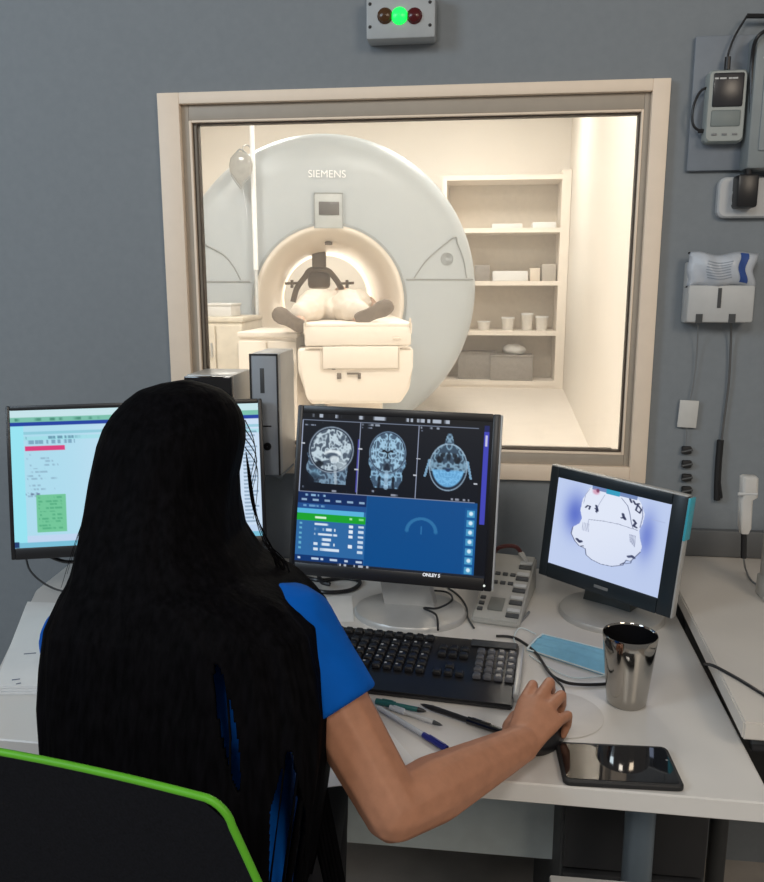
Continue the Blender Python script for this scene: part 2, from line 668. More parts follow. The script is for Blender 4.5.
def gpt(px, py, dy=-.006):
    """photo position on the gantry face, in gantry frame"""
    r = FW * F_PX + RT * (px - 382) - UP * (py - 441)
    n = axis
    q = CAM + r * ((gc - CAM).dot(n) / r.dot(n))
    l = GM.inverted() @ q
    rad = math.hypot(l.x, l.z)
    yy = 0 if rad < .85 else np.interp(rad, [.80, .94, 1.0, 1.027], [.0, .012, .045, .1])
    return GM @ Vector((l.x, yy + dy, l.z))


MB().tube([gpt(406 + i * 6.8, 279.5) for i in range(11)], .005, 6).build('face_seam', M_SEAM, gan)
MB().tube([gpt(178 + i * 7.2, 281.5) for i in range(11)], .005, 6).build('face_seam', M_SEAM, gan)
mb = MB()
mb.tube(smooth_path([gpt(241, 280), gpt(234, 267), gpt(224, 255), gpt(208, 246), gpt(196, 240)], 6), .0055, 6)
mb.build('corner_panel', M_SEAM, gan)
mb = MB()
mb.tube(smooth_path([gpt(414, 278), gpt(425, 262), gpt(440, 248), gpt(455, 237), gpt(458, 244), gpt(464, 260), gpt(467, 278)], 6), .0055, 6)
for a in (0, 1, 2):
    mb.tube([gpt(447 + 6 * math.cos(k * PI / 6) * (1 - a * .3), 259 + 6 * math.sin(k * PI / 6) * (1 - a * .3)) for k in range(13)], .003, 5)
mb.build('corner_panel', M_SEAM, gan)
# display panel above the bore
dm = frame_m(gpt(328.5, 211, -.012), gx, (0, 0, 1))
dp = MB().box((0, 0, 0), (.185, .02, .225), .006, M=dm).build('display_panel', mat('panel_grey', (.50, .54, .55), .4), gan)
mb = MB()
for (a, b, c, d) in ((-.093, 0, .006, .225), (.093, 0, .006, .225)):
    mb.box((a, -.004, b), (c, .022, d), 0, M=dm)
mb.box((0, -.004, .112), (.19, .022, .006), 0, M=dm)
mb.build('panel_edge', M_SEAM, gan)
ds = MB().box((.003, -.012, .015), (.135, .01, .085), .003, M=dm).build('screen', mat('dark_panel_screen', (.10, .10, .10), .3), dp)
tm = text_mesh('SIEMENS', .067, frame_m(gpt(327, 174.5, -.012), gx, (0, 0, 1)) @ Matrix.Rotation(PI / 2, 4, 'X'), .002, bold=0.0)
link('lettering', tm, mat('white_lettering', (.95, .96, .96), .4, emit=(.9, .95, 1), estr=.12), gan, 0)  # slight glow added to brighten the letters; not a lit sign
MB().box((0, .8, -1.0), (1.25, 1.3, .2), .03, M=GM).build('pedestal', M_GANTRY, gan)

# patient table
tend = P(358, 322, d=4.30)
ta = axis.copy()
tl = P(303.7, 323, d=4.30)
tr = P(412.6, 323, d=4.30)
tw = (tr - tl).length
TM = frame_m((tl + tr) / 2, gx, (0, 0, 1))    # origin top middle of the end, y towards the bore
tab = thing('patient_table', 'cream patient couch running into the scanner bore', 'patient table', ((tl + tr) / 2).xy.to_3d() + Vector((0, 0, SF)))
mb = MB()
mb.box((0, 1.3, -.012), (tw, 2.6, .024), .008, M=TM)
mb.box((0, .02, -.068), (tw * .985, .04, .112), .012, M=TM)
mb.box((-tw / 2 + .006, 1.2, -.03), (.012, 2.4, .06), .004, M=TM)
mb.box((tw / 2 - .006, 1.2, -.03), (.012, 2.4, .06), .004, M=TM)
mb.build('couch_top', M_CREAM, tab)
MB().box((tw * .48, -.001, .0), (.010, .02, .05), .002, M=TM).build('end_clip', M_CREAM2, tab)
MB().box((-tw * .48, -.001, .0), (.010, .02, .035), .002, M=TM).build('end_clip', M_CREAM2, tab)
hw = tw / 2
poly = [(-hw - .035, 0, -.135), (-hw - .035, 0, -.25), (-hw + .01, 0, -.40), (-hw + .03, 0, -.44), (hw - .06, 0, -.44), (hw - .01, 0, -.36), (hw + .006, 0, -.24), (hw + .01, 0, -.135)]
mb = MB()
mb.prism([Vector(p) for p in poly], (0, 1.15, 0), TM)
bmesh.ops.bevel(mb.bm, geom=list(mb.bm.edges), offset=.02, segments=3, profile=.5, affect='EDGES')
body = mb.build('couch_body', M_CREAM, tab)
mb = MB()
mb.box((.012, -.004, -.185), (tw * .70, .014, .12), .006, M=TM)
mb.build('end_cover', M_CREAM, tab)
mb = MB()
mb.box((0.012, -.002, -.249), (tw * .72, .008, .006), 0, M=TM)
mb.box((-tw * .35, -.002, -.19), (.005, .008, .12), 0, M=TM)
mb.box((tw * .38, -.002, -.19), (.005, .008, .12), 0, M=TM)
mb.box((0, -.0, -.131), (tw * .98, .01, .008), 0, M=TM)
mb.build('cover_gap', M_CREAM2, tab)
for (x, z, w, h) in ((-.155, -.228, .028, .035), (-.105, -.285, .024, .032), (-.03, -.272, .065, .010), (.005, -.285, .016, .032), (-.135, -.245, .02, .01)):
    MB().box((x, -.003, z), (w, .012, h), .002, M=TM).build('socket', M_COIL, tab)
mb = MB()
mb.box((hw * .72, .0, -.085), (.045, .012, .014), .003, M=TM)
mb.build('latch', M_CREAM2, tab)
mb = MB().box((0, .75, -.66), (.34, .7, .47), .03, M=TM)
mb.box((0, .75, -.93), (.52, 1.0, .03 + max(0, TM.translation.z - .93 - SF) * .9), .008, M=TM)
mb.build('lift_column', M_CREAM, tab)

# patient on the couch: one continuous body with trousers, shoes and a gown as clothing


def T4(x, y, z):
    return TM @ Vector((x, y, z))




def tpt(px, py, yy):
    """photo position at couch-frame depth yy"""
    r = FW * F_PX + RT * (px - 382) - UP * (py - 441)
    q0 = TM @ Vector((0, yy, 0))
    q = CAM + r * ((q0 - CAM).dot(ta) / r.dot(ta))
    return TM.inverted() @ q


KNL, KNR = tpt(313, 306, .46), tpt(347, 306, .46)
ANL, ANR = tpt(300, 321, .17), tpt(362, 318, .17)
mb = MB()
mb.hull([(T4(-.02, 1.55, .08), (.155, .155, .075)), (T4(-.02, 1.15, .08), (.165, .14, .075))])
mb.hull([(T4(-.02, 1.62, .09), (.17, .12, .07)), (T4(-.02, 1.75, .09), .06)])
mb.hull([(T4(-.02, 1.75, .09), .055), (T4(-.02, 1.82, .10), .055)])
mb.hull([(T4(-.02, 1.90, .105), (.078, .10, .09))])
mb.hull([(T4(-.02, 1.90, .205), .014), (T4(-.02, 1.93, .18), .02)], 1)
for s, kn, an in ((-1, KNL, ANL), (1, KNR, ANR)):
    mb.hull([(T4(s * .09 - .02, 1.12, .08), .075), (T4(*kn), .066)])
    mb.hull([(T4(*kn), .064), (T4(*an), .042)])
    mb.hull([(T4(*an), .040), (T4(an.x, .11, an.z), .032)])
    mb.hull([(T4(s * .19 - .02, 1.62, .08), .045), (T4(s * .21 - .02, 1.35, .05), .038)])
    mb.hull([(T4(s * .21 - .02, 1.35, .05), .036), (T4(s * .20 - .02, 1.10, .05), .026)])
    mb.hull([(T4(s * .20 - .02, 1.08, .05), (.03, .05, .02)), (T4(s * .19 - .02, .98, .045), (.03, .04, .014))])
pat = link('person', remesh(mb, .014, 3), M_PSKIN, None, 180)
tag(pat, 'person in white lying on the scanner couch, shoe soles towards the window', 'person')
mb = MB()
mb.hull([(T4(-.02, 1.12, .085), (.185, .14, .085)), (T4(-.02, .98, .085), (.17, .1, .08))])
for s, kn, an in ((-1, KNL, ANL), (1, KNR, ANR)):
    mb.hull([(T4(s * .09 - .02, 1.1, .09), .085), (T4(*kn), .094), (T4(kn.x, kn.y + .12, kn.z), .094)])
    mb.hull([(T4(*kn), .096), (T4(kn.x + s * .02, kn.y - .12, kn.z - .02), (.092, .06, .078))])
    mb.hull([(T4(kn.x + s * .02, kn.y - .12, kn.z - .02), (.09, .06, .075)), (T4(an.x, an.y + .0, max(.05, an.z)), .056)])
mb.hull([(T4((KNL.x + KNR.x) / 2, .50, (KNL.z + KNR.z) / 2 - .035), (.10, .10, .07)), (T4((KNL.x + KNR.x) / 2, .9, .06), (.12, .1, .07))])
tme = remesh(mb, .008, 2)
fold_mesh = lambda me, amp, sc: [setattr(v, 'co', v.co + v.normal * amp * (abs(mnoise.noise(v.co * sc)) - .3 + .5 * mnoise.noise(v.co * sc * 2.3))) for v in me.vertices]
fold_mesh(tme, .015, 8.0)
link('trousers', tme, M_CLOTH, pat, 180)
mb = MB()
mb.hull([(T4(-.02, 1.55, .085), (.17, .16, .085)), (T4(-.02, 1.15, .085), (.18, .14, .085))])
mb.hull([(T4(-.02, 1.62, .095), (.19, .12, .075)), (T4(-.02, 1.7, .095), .07)])
link('gown', remesh(mb, .014, 3), M_CLOTH, pat, 180)


def shoe(hx, hz, tx, tz, y):
    """sole faces the window; heel (hx,hz) to toe (tx,tz) in the couch frame"""
    hp, tp = Vector((hx, y, hz)), Vector((tx, y - .015, tz))
    d = (tp - hp).normalized()
    nrm = Vector((0, 1, 0))
    side = d.cross(nrm).normalized()
    L = (tp - hp).length
    rings = []
    prof = [(.0, .55), (.04, .8), (.15, .92), (.35, .84), (.5, .86), (.7, 1.06), (.85, 1.0), (.95, .72), (1.0, .35)]
    for depth, sc in ((0, .9), (.008, 1.0), (.03, 1.0), (.045, .9), (.075, .62), (.09, .35)):
        ring = []
        for t, w in prof:
            ring.append(hp + d * (L * ((t - .45) * sc + .45)) + side * (.043 * w * sc) + nrm * depth)
        for t, w in prof[::-1]:
            ring.append(hp + d * (L * ((t - .45) * sc + .45)) - side * (.043 * w * sc) + nrm * depth)
        rings.append([TM @ p for p in ring])
    return MB().rings(rings, True, True, True)


h_, t_ = tpt(305, 329, .07), tpt(273, 311, .07)
shoe(h_.x, h_.z, t_.x, t_.z, .07).build('shoe', M_SHOE, pat, 50)
h_, t_ = tpt(356, 321, .07), tpt(393, 304, .07)
shoe(h_.x, h_.z, t_.x, t_.z, .07).build('shoe', M_SHOE, pat, 50)

# head coil around the patient's head


def cpt(px, py, yy=1.78):
    return TM @ tpt(px, py, yy)


coil = thing('head_coil', 'dark head coil with side arms inside the scanner bore', 'head coil', (T4(-.02, 1.85, .0)))
mb = MB()
for yy in (1.78, 1.98):
    mb.tube(smooth_path([cpt(293, 302, yy), cpt(297, 288, yy), cpt(305, 277, yy), cpt(311, 270, yy), cpt(326, 270, yy), cpt(334, 277, yy), cpt(341, 288, yy), cpt(346, 302, yy)], 5), .022, 8)
for px, py in ((297, 288), (305, 277), (319, 268), (334, 277), (341, 288)):
    mb.tube([cpt(px, py, 1.77), cpt(px, py, 2.0)], .018, 8)
mb.build('cage', M_COIL, coil)
a = cpt(319, 260, 1.80)
mb = MB().box((0, 0, 0), (.105, .16, .115), .012, M=frame_m(a, gx, (0, 0, 1)))
mb.build('mirror_housing', M_COIL, coil)
a = cpt(319, 280, 1.86)
MB().box((0, 0, 0), (.17, .12, .13), .03, M=frame_m(a, gx, (0, 0, 1))).build('face_piece', M_COIL, coil)
for px, s in ((292, -1), (347, 1)):
    mb = MB()
    mb.tube([cpt(px - 7, 283.5, 1.77), cpt(px + 7, 283, 1.77)], .010, 8)
    mb.tube([cpt(px, 280, 1.77), cpt(px, 288, 1.77)], .012, 8)
    mb.build('side_arm', M_COIL, coil)

# shelving on the back wall
SHY = BACKY - .42
s_l, s_r = P(441, 300, y=SHY).x, P(567, 300, y=SHY).x
s_t = P(500, 175, y=SHY).z
s_b = P(500, 388, y=SHY).z
s_r -= .004
sh = thing('shelving_unit', 'tall open cream shelving unit against the back wall', 'shelf unit', ((s_l + s_r) / 2, BACKY - .2, SF))
yc, yd = (SHY + BACKY) / 2, BACKY - SHY - .01
MB().box((s_l + .02, yc, (s_t + SF) / 2), (.04, yd, s_t - SF)).build('side_panel', M_CREAM, sh)
MB().box((s_r - .04, yc, (s_t + .04 + SF) / 2), (.08, yd, s_t + .04 - SF)).build('side_panel', M_CREAM, sh)
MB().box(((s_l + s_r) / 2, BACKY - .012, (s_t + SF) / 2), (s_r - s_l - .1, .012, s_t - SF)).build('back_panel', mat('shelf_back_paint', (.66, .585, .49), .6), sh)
shz = [P(500, q, y=SHY).z for q in (228, 281, 331)] + [P(500, 381, y=SHY).z]
MB().box(((s_l + s_r) / 2 - .02, yc, s_t - .02), (s_r - s_l - .12, yd, .04)).build('top_panel', M_CREAM, sh)
for z in shz:
    MB().box(((s_l + s_r) / 2 - .02, yc, z - .02), (s_r - s_l - .12, yd, .04)).build('shelf', M_CREAM, sh)
if shz[-1] - .06 > SF:
    MB().box(((s_l + s_r) / 2 - .02, SHY + .03, (SF + shz[-1] - .04) / 2), (s_r - s_l - .12, .03, shz[-1] - .04 - SF)).build('plinth', M_CREAM, sh)


def shelf_box(name, px0, px1, pyt, level, m, label, cat, dy=.1, dep=.2, group=None, lid=False):
    y = SHY + dy
    z = shz[level]
    a, b = P(px0, 300, y=y).x, P(px1, 300, y=y).x
    zt = P((px0 + px1) / 2, pyt, y=y).z
    h = max(.02, zt - z)
    o = MB().box(((a + b) / 2, y + dep / 2, z + h / 2), (b - a, dep, h), .006)
    if lid:
        t = thing(name, label, cat, ((a + b) / 2, y + dep / 2, z), 0, group)
        o.build('box_body', m, t)
        MB().box(((a + b) / 2, y + dep / 2, z + h + .008), (b - a + .012, dep + .012, .016), .004).build('lid', m, t)
        return t
    return tag(o.build(name, m), label, cat, group)


shelf_box('storage_box', 459, 497, 354, 3, M_BOXG, 'dark grey lidded box on the lowest shelf, half behind the scanner', 'box', .12, .25, lid=True)
shelf_box('storage_box', 492, 535, 357, 3, M_BOXG, 'dark grey lidded box on the lowest shelf with white cloth on top', 'box', .04, .25, lid=True)
y_ = SHY + .1
mb = MB()
zt = P(514, 357, y=y_).z + .018
ctr = P(514, 355, y=y_)
for k in range(5):
    a = k * 1.3
    mb.hull([((ctr.x + .045 * math.cos(a), y_ + .06 + .03 * math.sin(a), zt + .045 + .012 * (k % 2)), (.07, .06, .045))], 2)
cl = link('folded_cloth', remesh(mb, .012, 2), M_WHITE, None, 180)
tag(cl, 'crumpled white cloth on the grey box on the lowest shelf', 'cloth')
shelf_box('carton', 474, 489, 265, 1, M_BOXG, 'small grey carton at the left of the shelf level with the bore', 'carton', .1, .2)
shelf_box('paper_pile', 492, 527, 271, 1, M_WHITE, 'flat pile of white packs on the shelf level with the bore', 'packs', .1, .22)
shelf_box('carton', 541, 555, 264, 1, mat('beige_carton', (.45, .41, .36), .6), 'beige carton at the right of the shelf level with the bore', 'carton', .12, .2)
shelf_box('carton', 529, 539, 268, 1, M_CREAM2, 'narrow tan carton between the white packs and the beige carton', 'carton', .14, .15)
shelf_box('paper_sheets', 490, 520, 223.5, 0, M_WHITE, 'loose white sheets on the top shelf', 'paper', .08, .25)
shelf_box('folder', 530, 553, 222, 0, M_PAPER, 'white folder at the right of the top shelf', 'folder', .05, .25)
# clear containers on the third shelf


def tub(px0, px1, pyt, label):
    y = SHY + .16
    z = shz[2]
    a, b = P(px0, 300, y=y).x, P(px1, 300, y=y).x
    h = P(px0, pyt, y=y).z - z
    t = thing('clear_tub', label, 'tub', ((a + b) / 2, y, z))
    r_ = (b - a) / 2
    MB().lathe([(.001, 0), (r_ * .82, 0), (r_, h * .9), (r_ * .95, h * .9), (r_ * .78, .006), (.001, .006)], Matrix.Translation(((a + b) / 2, y, z)), 24).build('tub_body', mat('cloudy_plastic', (.72, .68, .62), .25), t)
    MB().lathe([(.001, h), (r_ * 1.04, h), (r_ * 1.04, h * .88), (r_ * .98, h * .88), (.001, h * .93)], Matrix.Translation(((a + b) / 2, y, z)), 24).build('lid', M_WHITE, t)


tub(478, 491, 321, 'small cloudy tub at the left of the third shelf')
tub(502, 515, 317, 'lidded cloudy tub in the middle of the third shelf')
tub(522, 534, 313, 'taller cloudy tub with white lid on the third shelf, left of the last one')
tub(536, 549, 316, 'cloudy tub at the right end of the third shelf')

# low cabinets at the left
def cabinet(px0, px1, pyt, d, dep, m, label, doors=2):
    a, b = P(px0, pyt, d=d), P(px1, pyt, d=d)
    zt = a.z
    w = b.x - a.x
    t = thing('low_cabinet', label, 'cabinet', ((a.x + b.x) / 2, a.y + dep / 2, SF))
    MB().box(((a.x + b.x) / 2, a.y + dep / 2, (SF + zt - .03) / 2), (w - .02, dep - .02, zt - .03 - SF), .004).build('carcass', m, t)
    MB().box(((a.x + b.x) / 2, a.y + dep / 2, zt - .015), (w, dep, .03), .006).build('cabinet_top', m, t)
    for k in range(doors):
        x = a.x + w * (k + .5) / doors
        dd = MB().box((x, a.y + .002, (SF + .08 + zt - .05) / 2), (w / doors - .012, .02, zt - .13 - SF), .004).build('door', m, t)
        MB().box((x + w / doors * .35, a.y - .014, zt - .2), (.012, .014, .09), .003).build('handle', M_SILVER, dd)
    return t, zt, a, b


cabinet(237, 299, 332, 4.45, .5, M_CREAM, 'low cream cabinet in front of the scanner, left of the couch', 2)
t2, zt2, a2, b2 = cabinet(188, 245, 317, 4.9, .45, mat('pale_oak_cabinet', (.72, .66, .55), .5, var=.08, scale=20), 'beige cabinet behind the cream one, carrying a white box', 2)
q = P(222, 312, d=5.0)
wb = P(233, 312, d=5.0).x - P(205, 312, d=5.0).x
wbx = thing('white_box', 'white lidded box on the beige cabinet by the window edge', 'box', (P(219, 312, d=5).x, a2.y + .2, zt2))
MB().box((wbx.location.x, a2.y + .2, zt2 + .033), (wb, .2, .066), .004).build('box_body', M_WHITE, wbx)
MB().box((wbx.location.x, a2.y + .2, zt2 + .073), (wb + .012, .212, .014), .004).build('lid', M_WHITE, wbx)

# drip stand and bag
pq = P(252.5, 150, d=5.12)
iv = thing('drip_stand', 'slim white drip stand pole in front of the scanner', 'drip stand', (pq.x, pq.y, SF))
M_POLE = mat('glowing_white_pole', (.95, .96, .97), .3, emit=(.95, .98, 1), estr=.12)  # faint glow put into the material so the pole looks brightly lit
MB().tube([(pq.x, pq.y, 1.50), (pq.x, pq.y, 2.62)], .016, 12).build('upper_pole', M_POLE, iv)
MB().tube([(pq.x, pq.y, SF + .06), (pq.x, pq.y, 1.52)], .011, 12).build('lower_pole', mat('pale_pole', (.72, .75, .76), .3), iv)
for k in range(5):
    a = k * 2 * PI / 5
    MB().tube([(pq.x, pq.y, SF + .09), (pq.x + .15 * math.cos(a), pq.y + .15 * math.sin(a), SF + .045)], .012, 8).build('foot', M_SILVER, iv)
    MB().lathe([(.001, 0), (.02, 0), (.024, .018), (.02, .036), (.001, .036)], Matrix.Translation((pq.x + .15 * math.cos(a), pq.y + .15 * math.sin(a), SF)), 12).build('caster', M_DGREY, iv)
hk = P(243, 152, d=5.1)
MB().tube(smooth_path([(pq.x, pq.y, hk.z + .01), (pq.x - .03, pq.y, hk.z + .045), (hk.x, hk.y, hk.z + .03), (hk.x, hk.y, hk.z)], 6), .005, 6).build('hook', M_SILVER, iv)
bagc = P(241, 168, d=5.09)
bag = thing('drip_bag', 'grey oval fluid bag hanging from the drip stand', 'drip bag', bagc)
mb = MB()
rings = []
for z, w in ((.098, .02), (.09, .04), (.06, .068), (.02, .078), (-.02, .074), (-.06, .056), (-.085, .032), (-.10, .016), (-.125, .010)):
    rings.append([bagc + Vector((w * math.cos(2 * PI * k / 20), .35 * w * math.sin(2 * PI * k / 20), z)) for k in range(20)])
mb.rings(rings, True, True, True).build('pouch', M_BAG, bag)
MB().tube(smooth_path([bagc + Vector((0, 0, -.12)), bagc + Vector((.01, 0, -.15)), bagc + Vector((.03, .0, -.3))], 5), .004, 6).build('drip_tube', M_CLEAR, bag)
MB().tube(smooth_path([bagc + Vector((-.035, -.002, .082)), bagc + Vector((-.0, -.004, .112)), bagc + Vector((.04, -.002, .085))], 8), .006, 6).build('rim', M_SEAM, bag)
mb = MB()
mb.tube(smooth_path([bagc + Vector((-.065, -.012, -.04)), bagc + Vector((-.03, -.012, -.09)), bagc + Vector((.0, -.008, -.125)), bagc + Vector((.02, -.01, -.09)), bagc + Vector((.06, -.012, -.05))], 6), .006, 6)
mb.build('lower_edge', M_SEAM, bag)

# ceiling lights of the scan room
for (x, y) in ((-1.9, 3.4), (-.1, 3.4), (-1.9, 6.2), (-.1, 6.2)):
    t = thing('ceiling_light', 'square ceiling light panel of the scanner room', 'ceiling light', (x, y, 3.17), 0, 'ceiling lights of the scanner room')
    mb = MB()
    frame_ring_z = [(x - .31, y, .02, .62), (x + .31, y, .02, .62)]
    for (cx, cy, w, h) in frame_ring_z:
        mb.box((cx, cy, 3.185), (w, h, .03))
    mb.box((x, y - .31, 3.185), (.62, .02, .03))
    mb.box((x, y + .31, 3.185), (.62, .02, .03))
    mb.build('frame', M_WHITE, t)
    MB().box((x, y, 3.19), (.60, .60, .015)).build('diffuser', M_LIGHT, t)

# ================================================================== DESKS
fr = P(500, 781, z=DZ)
fr2 = P(764, 803, z=DZ)
fdir = (fr2 - fr)
fdir.z = 0
fdir.normalize()
fl = fr + fdir * ((-1.02 - fr.x) / fdir.x)
e1, e2 = P(703, 666, z=DZ), P(762, 779, z=DZ)
ed_ = e2 - e1
kk = ((fr.x - e1.x) * fdir.y - (fr.y - e1.y) * fdir.x) / (ed_.x * fdir.y - ed_.y * fdir.x)
re_n = e1 + ed_ * kk
re_f = e1 + ed_ * ((WY - .003 - e1.y) / ed_.y)
lb = P(36, 590, z=DZ)
lm = P(-10, 690, z=DZ)
desk = thing('office_desk', 'white desk under the viewing window holding the three monitors', 'desk', (-.1, 1.4, 0))
poly = [(fl.x, fl.y, DZ - .03), (re_n.x, re_n.y, DZ - .03), (re_f.x, WY - .003, DZ - .03), (lb.x - .02, WY - .003, DZ - .03), (lb.x, lb.y, DZ - .03), (lm.x, lm.y, DZ - .03), (fl.x, fl.y + .22, DZ - .03)]
mb = MB().prism(poly, (0, 0, .03))
bmesh.ops.bevel(mb.bm, geom=[e for e in mb.bm.edges], offset=.002, segments=1, affect='EDGES')
mb.build('desktop', M_DESK, desk, 30)
a, b = P(290, 830, y=1.34), P(610, 830, y=1.34)
zb = P(450, 848, y=1.34).z
MB().box(((a.x + b.x) / 2 - .25, 1.34, (zb + .709) / 2), (b.x - a.x + .5, .018, .709 - zb), .002).build('modesty_panel', mat('pale_teal_panel', (.70, .80, .83), .5), desk)
lg = P(638, 850, y=1.10)
for (x, y) in ((lg.x, 1.10), (-.80, 1.12), (-.62, 1.62), (lg.x, 1.72)):
    MB().lathe([(.001, 0), (.034, 0), (.034, .012), (.022, .02), (.022, .70), (.04, .71), (.001, .71)], Matrix.Translation((x, y, 0)), 24).build('leg', mat('blue_grey_metal', (.20, .26, .32), .4, .3), desk)

# right desk
r0 = P(686, 606, z=D2Z)
r1 = P(744, 722, z=D2Z)
rd = thing('side_desk', 'raised white desk at the right with a square front corner', 'desk', (.9, 1.4, 0))
ed = (r1 - r0).normalized()
rb = r0 + ed * ((WY - .003 - r0.y) / ed.y)
poly = [(r1.x, r1.y, D2Z - .028), (1.5, r1.y - .03, D2Z - .028), (1.5, WY - .003, D2Z - .028), (rb.x, WY - .003, D2Z - .028)]
mb = MB().prism(poly, (0, 0, .028))
bmesh.ops.bevel(mb.bm, geom=[e for e in mb.bm.edges], offset=.0025, segments=2, affect='EDGES')
mb.build('desktop', M_DESK2, rd, 30)
MB().box((1.48, 1.5, .381), (.03, .6, .762), .002).build('side_panel', M_DESK2, rd)
MB().box(((r1.x + 1.47) / 2 + .04, 1.70, .52), (1.47 - r1.x - .06, .02, .46), .002).build('back_panel', M_DGREY, rd)
for (x, y) in ((.56, 1.28), (.56, 1.68)):
    MB().tube([(x, y, 0), (x, y, .76)], .02, 16).build('leg', M_DGREY, rd)

# dark drawer cabinet under the right of the desk
dc = thing('drawer_cabinet', 'dark grey drawer cabinet under the right end of the desk', 'cabinet', (.27, 1.45, 0))
MB().box((.275, 1.46, .33), (.24, .46, .64), .004).build('carcass', M_DGREY, dc)
for k in range(3):
    d_ = MB().box((.275, 1.225, .13 + .2 * k), (.23, .018, .19), .003).build('drawer', mat('near_black_drawer', (.035, .037, .042), .5), dc)
    MB().box((.275, 1.208, .18 + .2 * k), (.08, .014, .01), .003).build('handle', M_GREY, d_)
# white mobile pedestal whose top edge shows at the bottom
pc = P(553, 875, z=.60)
pd = thing('mobile_pedestal', 'low white drawer pedestal at the bottom edge, in front of the desk', 'pedestal', (pc.x + .22, pc.y - .22, 0))
MB().box((pc.x + .22, pc.y - .235, .59), (.45, .47, .022), .003).build('pedestal_top', M_WHITE, pd)
MB().box((pc.x + .22, pc.y - .235, .315), (.42, .44, .527), .003).build('carcass', M_WHITE, pd)
for k in range(2):
    d_ = MB().box((pc.x + .22, pc.y - .465, .18 + .26 * k), (.41, .018, .25), .003).build('drawer', M_WHITE, pd)
    MB().box((pc.x + .22, pc.y - .482, .25 + .26 * k), (.12, .016, .012), .003).build('handle', M_GREY, d_)
for sx in (-1, 1):
    for sy in (-1, 1):
        MB().lathe([(.001, -.012), (.022, -.012), (.026, 0), (.022, .012), (.001, .012)], Matrix.Translation((pc.x + .22 + sx * .17, pc.y - .235 + sy * .17, .026)) @ Matrix.Rotation(PI / 2, 4, 'Y'), 16).build('caster', M_BLACK, pd)

# ================================================================== MONITORS


def disp_frame(pos, yaw, tilt, roll):
    ca, sa = math.cos(yaw), math.sin(yaw)
    X = Vector((ca, sa, 0))
    Nn = Vector((sa, -ca, 0))
    Z = Vector((0, 0, 1))
    Z2 = Z * math.cos(tilt) - Nn * math.sin(tilt)
    X3 = X * math.cos(roll) + Z2 * math.sin(roll)
    Z3 = -X * math.sin(roll) + Z2 * math.cos(roll)
    return frame_m(Vector(pos) + Vector((0, 0, 1.40)), X3, Z3)


def monitor(label, M, w, h, bl, br, bt, bb, pic, bezel_m, back_m, depth, base_c, base_r, base_m, neck_w, neck_m, oval=.8, edge_m=None):
    t = thing('monitor', label, 'monitor', (base_c[0], base_c[1], DZ))
    mb = MB()
    ym = depth * .5
    mb.box((-w / 2 + bl / 2, ym, 0), (bl, depth, h), .003, M=M)
    mb.box((w / 2 - br / 2, ym, 0), (br, depth, h), .003, M=M)
    mb.box(((bl - br) / 2, ym, h / 2 - bt / 2), (w - bl - br, depth, bt), .0015, M=M)
    mb.box(((bl - br) / 2, ym, -h / 2 + bb / 2), (w - bl - br, depth, bb), .0015, M=M)
    bz = mb.build('bezel', bezel_m, t)
    mb = MB()
    mb.box((0, depth + .006, 0), (w * (.985 if not edge_m else .93), .02, h * (.985 if not edge_m else .93)), .008, M=M)
    mb.box((0, depth + .032, -h * .05), (w * .6, .03, h * .6), .012, M=M)
    mb.build('back_cover', back_m, t)
    sw, shh = w - bl - br, h - bt - bb
    M2 = M @ Matrix.Translation((0, .002, 0))
    screen_obj(pic, M2, sw + .001, shh + .001, -w / 2 + bl - .0005, h / 2 - bt + .0005, 'screen', t)
    # stand
    top = M @ Vector((0, depth + .04, -h * .22))
    bot = Vector((base_c[0], base_c[1] + .02, DZ + .012))
    xd = (M.to_3x3() @ Vector((1, 0, 0)))
    xd.z = 0
    xd.normalize()
    mb = MB()
    rr = []
    yd_ = Vector((-xd.y, xd.x, 0))
    for k in range(7):
        s = k / 6
        c = bot.lerp(top, s)
        ww = neck_w * (1.0 - .06 * math.sin(s * PI))
        dd = .018
        rr.append([c + xd * ww / 2 - yd_ * dd, c + xd * ww / 2 + yd_ * dd, c - xd * ww / 2 + yd_ * dd, c - xd * ww / 2 - yd_ * dd])
    mb.rings(rr, True, True, True).build('neck', neck_m, t, 30)
    BM = Matrix.Translation((base_c[0], base_c[1], DZ)) @ Matrix.Rotation(math.atan2(xd.y, xd.x), 4, 'Z') @ Matrix.Diagonal((1, oval, 1, 1))
    MB().lathe([(.001, 0), (base_r, 0), (base_r, .006), (base_r * .97, .011), (base_r * .8, .0155), (.001, .018)], BM, 56).build('base', base_m, t)
    if edge_m:
        mb = MB()
        mb.box((w / 2 + .0015, depth * .5 + .001, 0), (.004, depth + .004, h * .99), .0015, M=M)
        mb.box((0, depth * .5 + .001, h / 2 + .0012), (w * .99, depth + .004, .0035), .0015, M=M)
        mb.build('silver_edge', edge_m, t)
    return t, bz


# --- middle monitor picture
def brain_tex(x, y, seed, f=9):
    wx = x + .08 * (vnoise(x * 5 + 9, y * 5, seed + 1) - .5)
    wy = y + .08 * (vnoise(x * 5, y * 5 + 7, seed + 2) - .5)
    n = vnoise(wx * f + 20, wy * f + 20, seed) * .65 + vnoise(wx * f * 2 + 20, wy * f * 2 + 20, seed + 3) * .35
    return .30 + .70 * (1 - sst(.03, .19, np.abs(n - .5)))


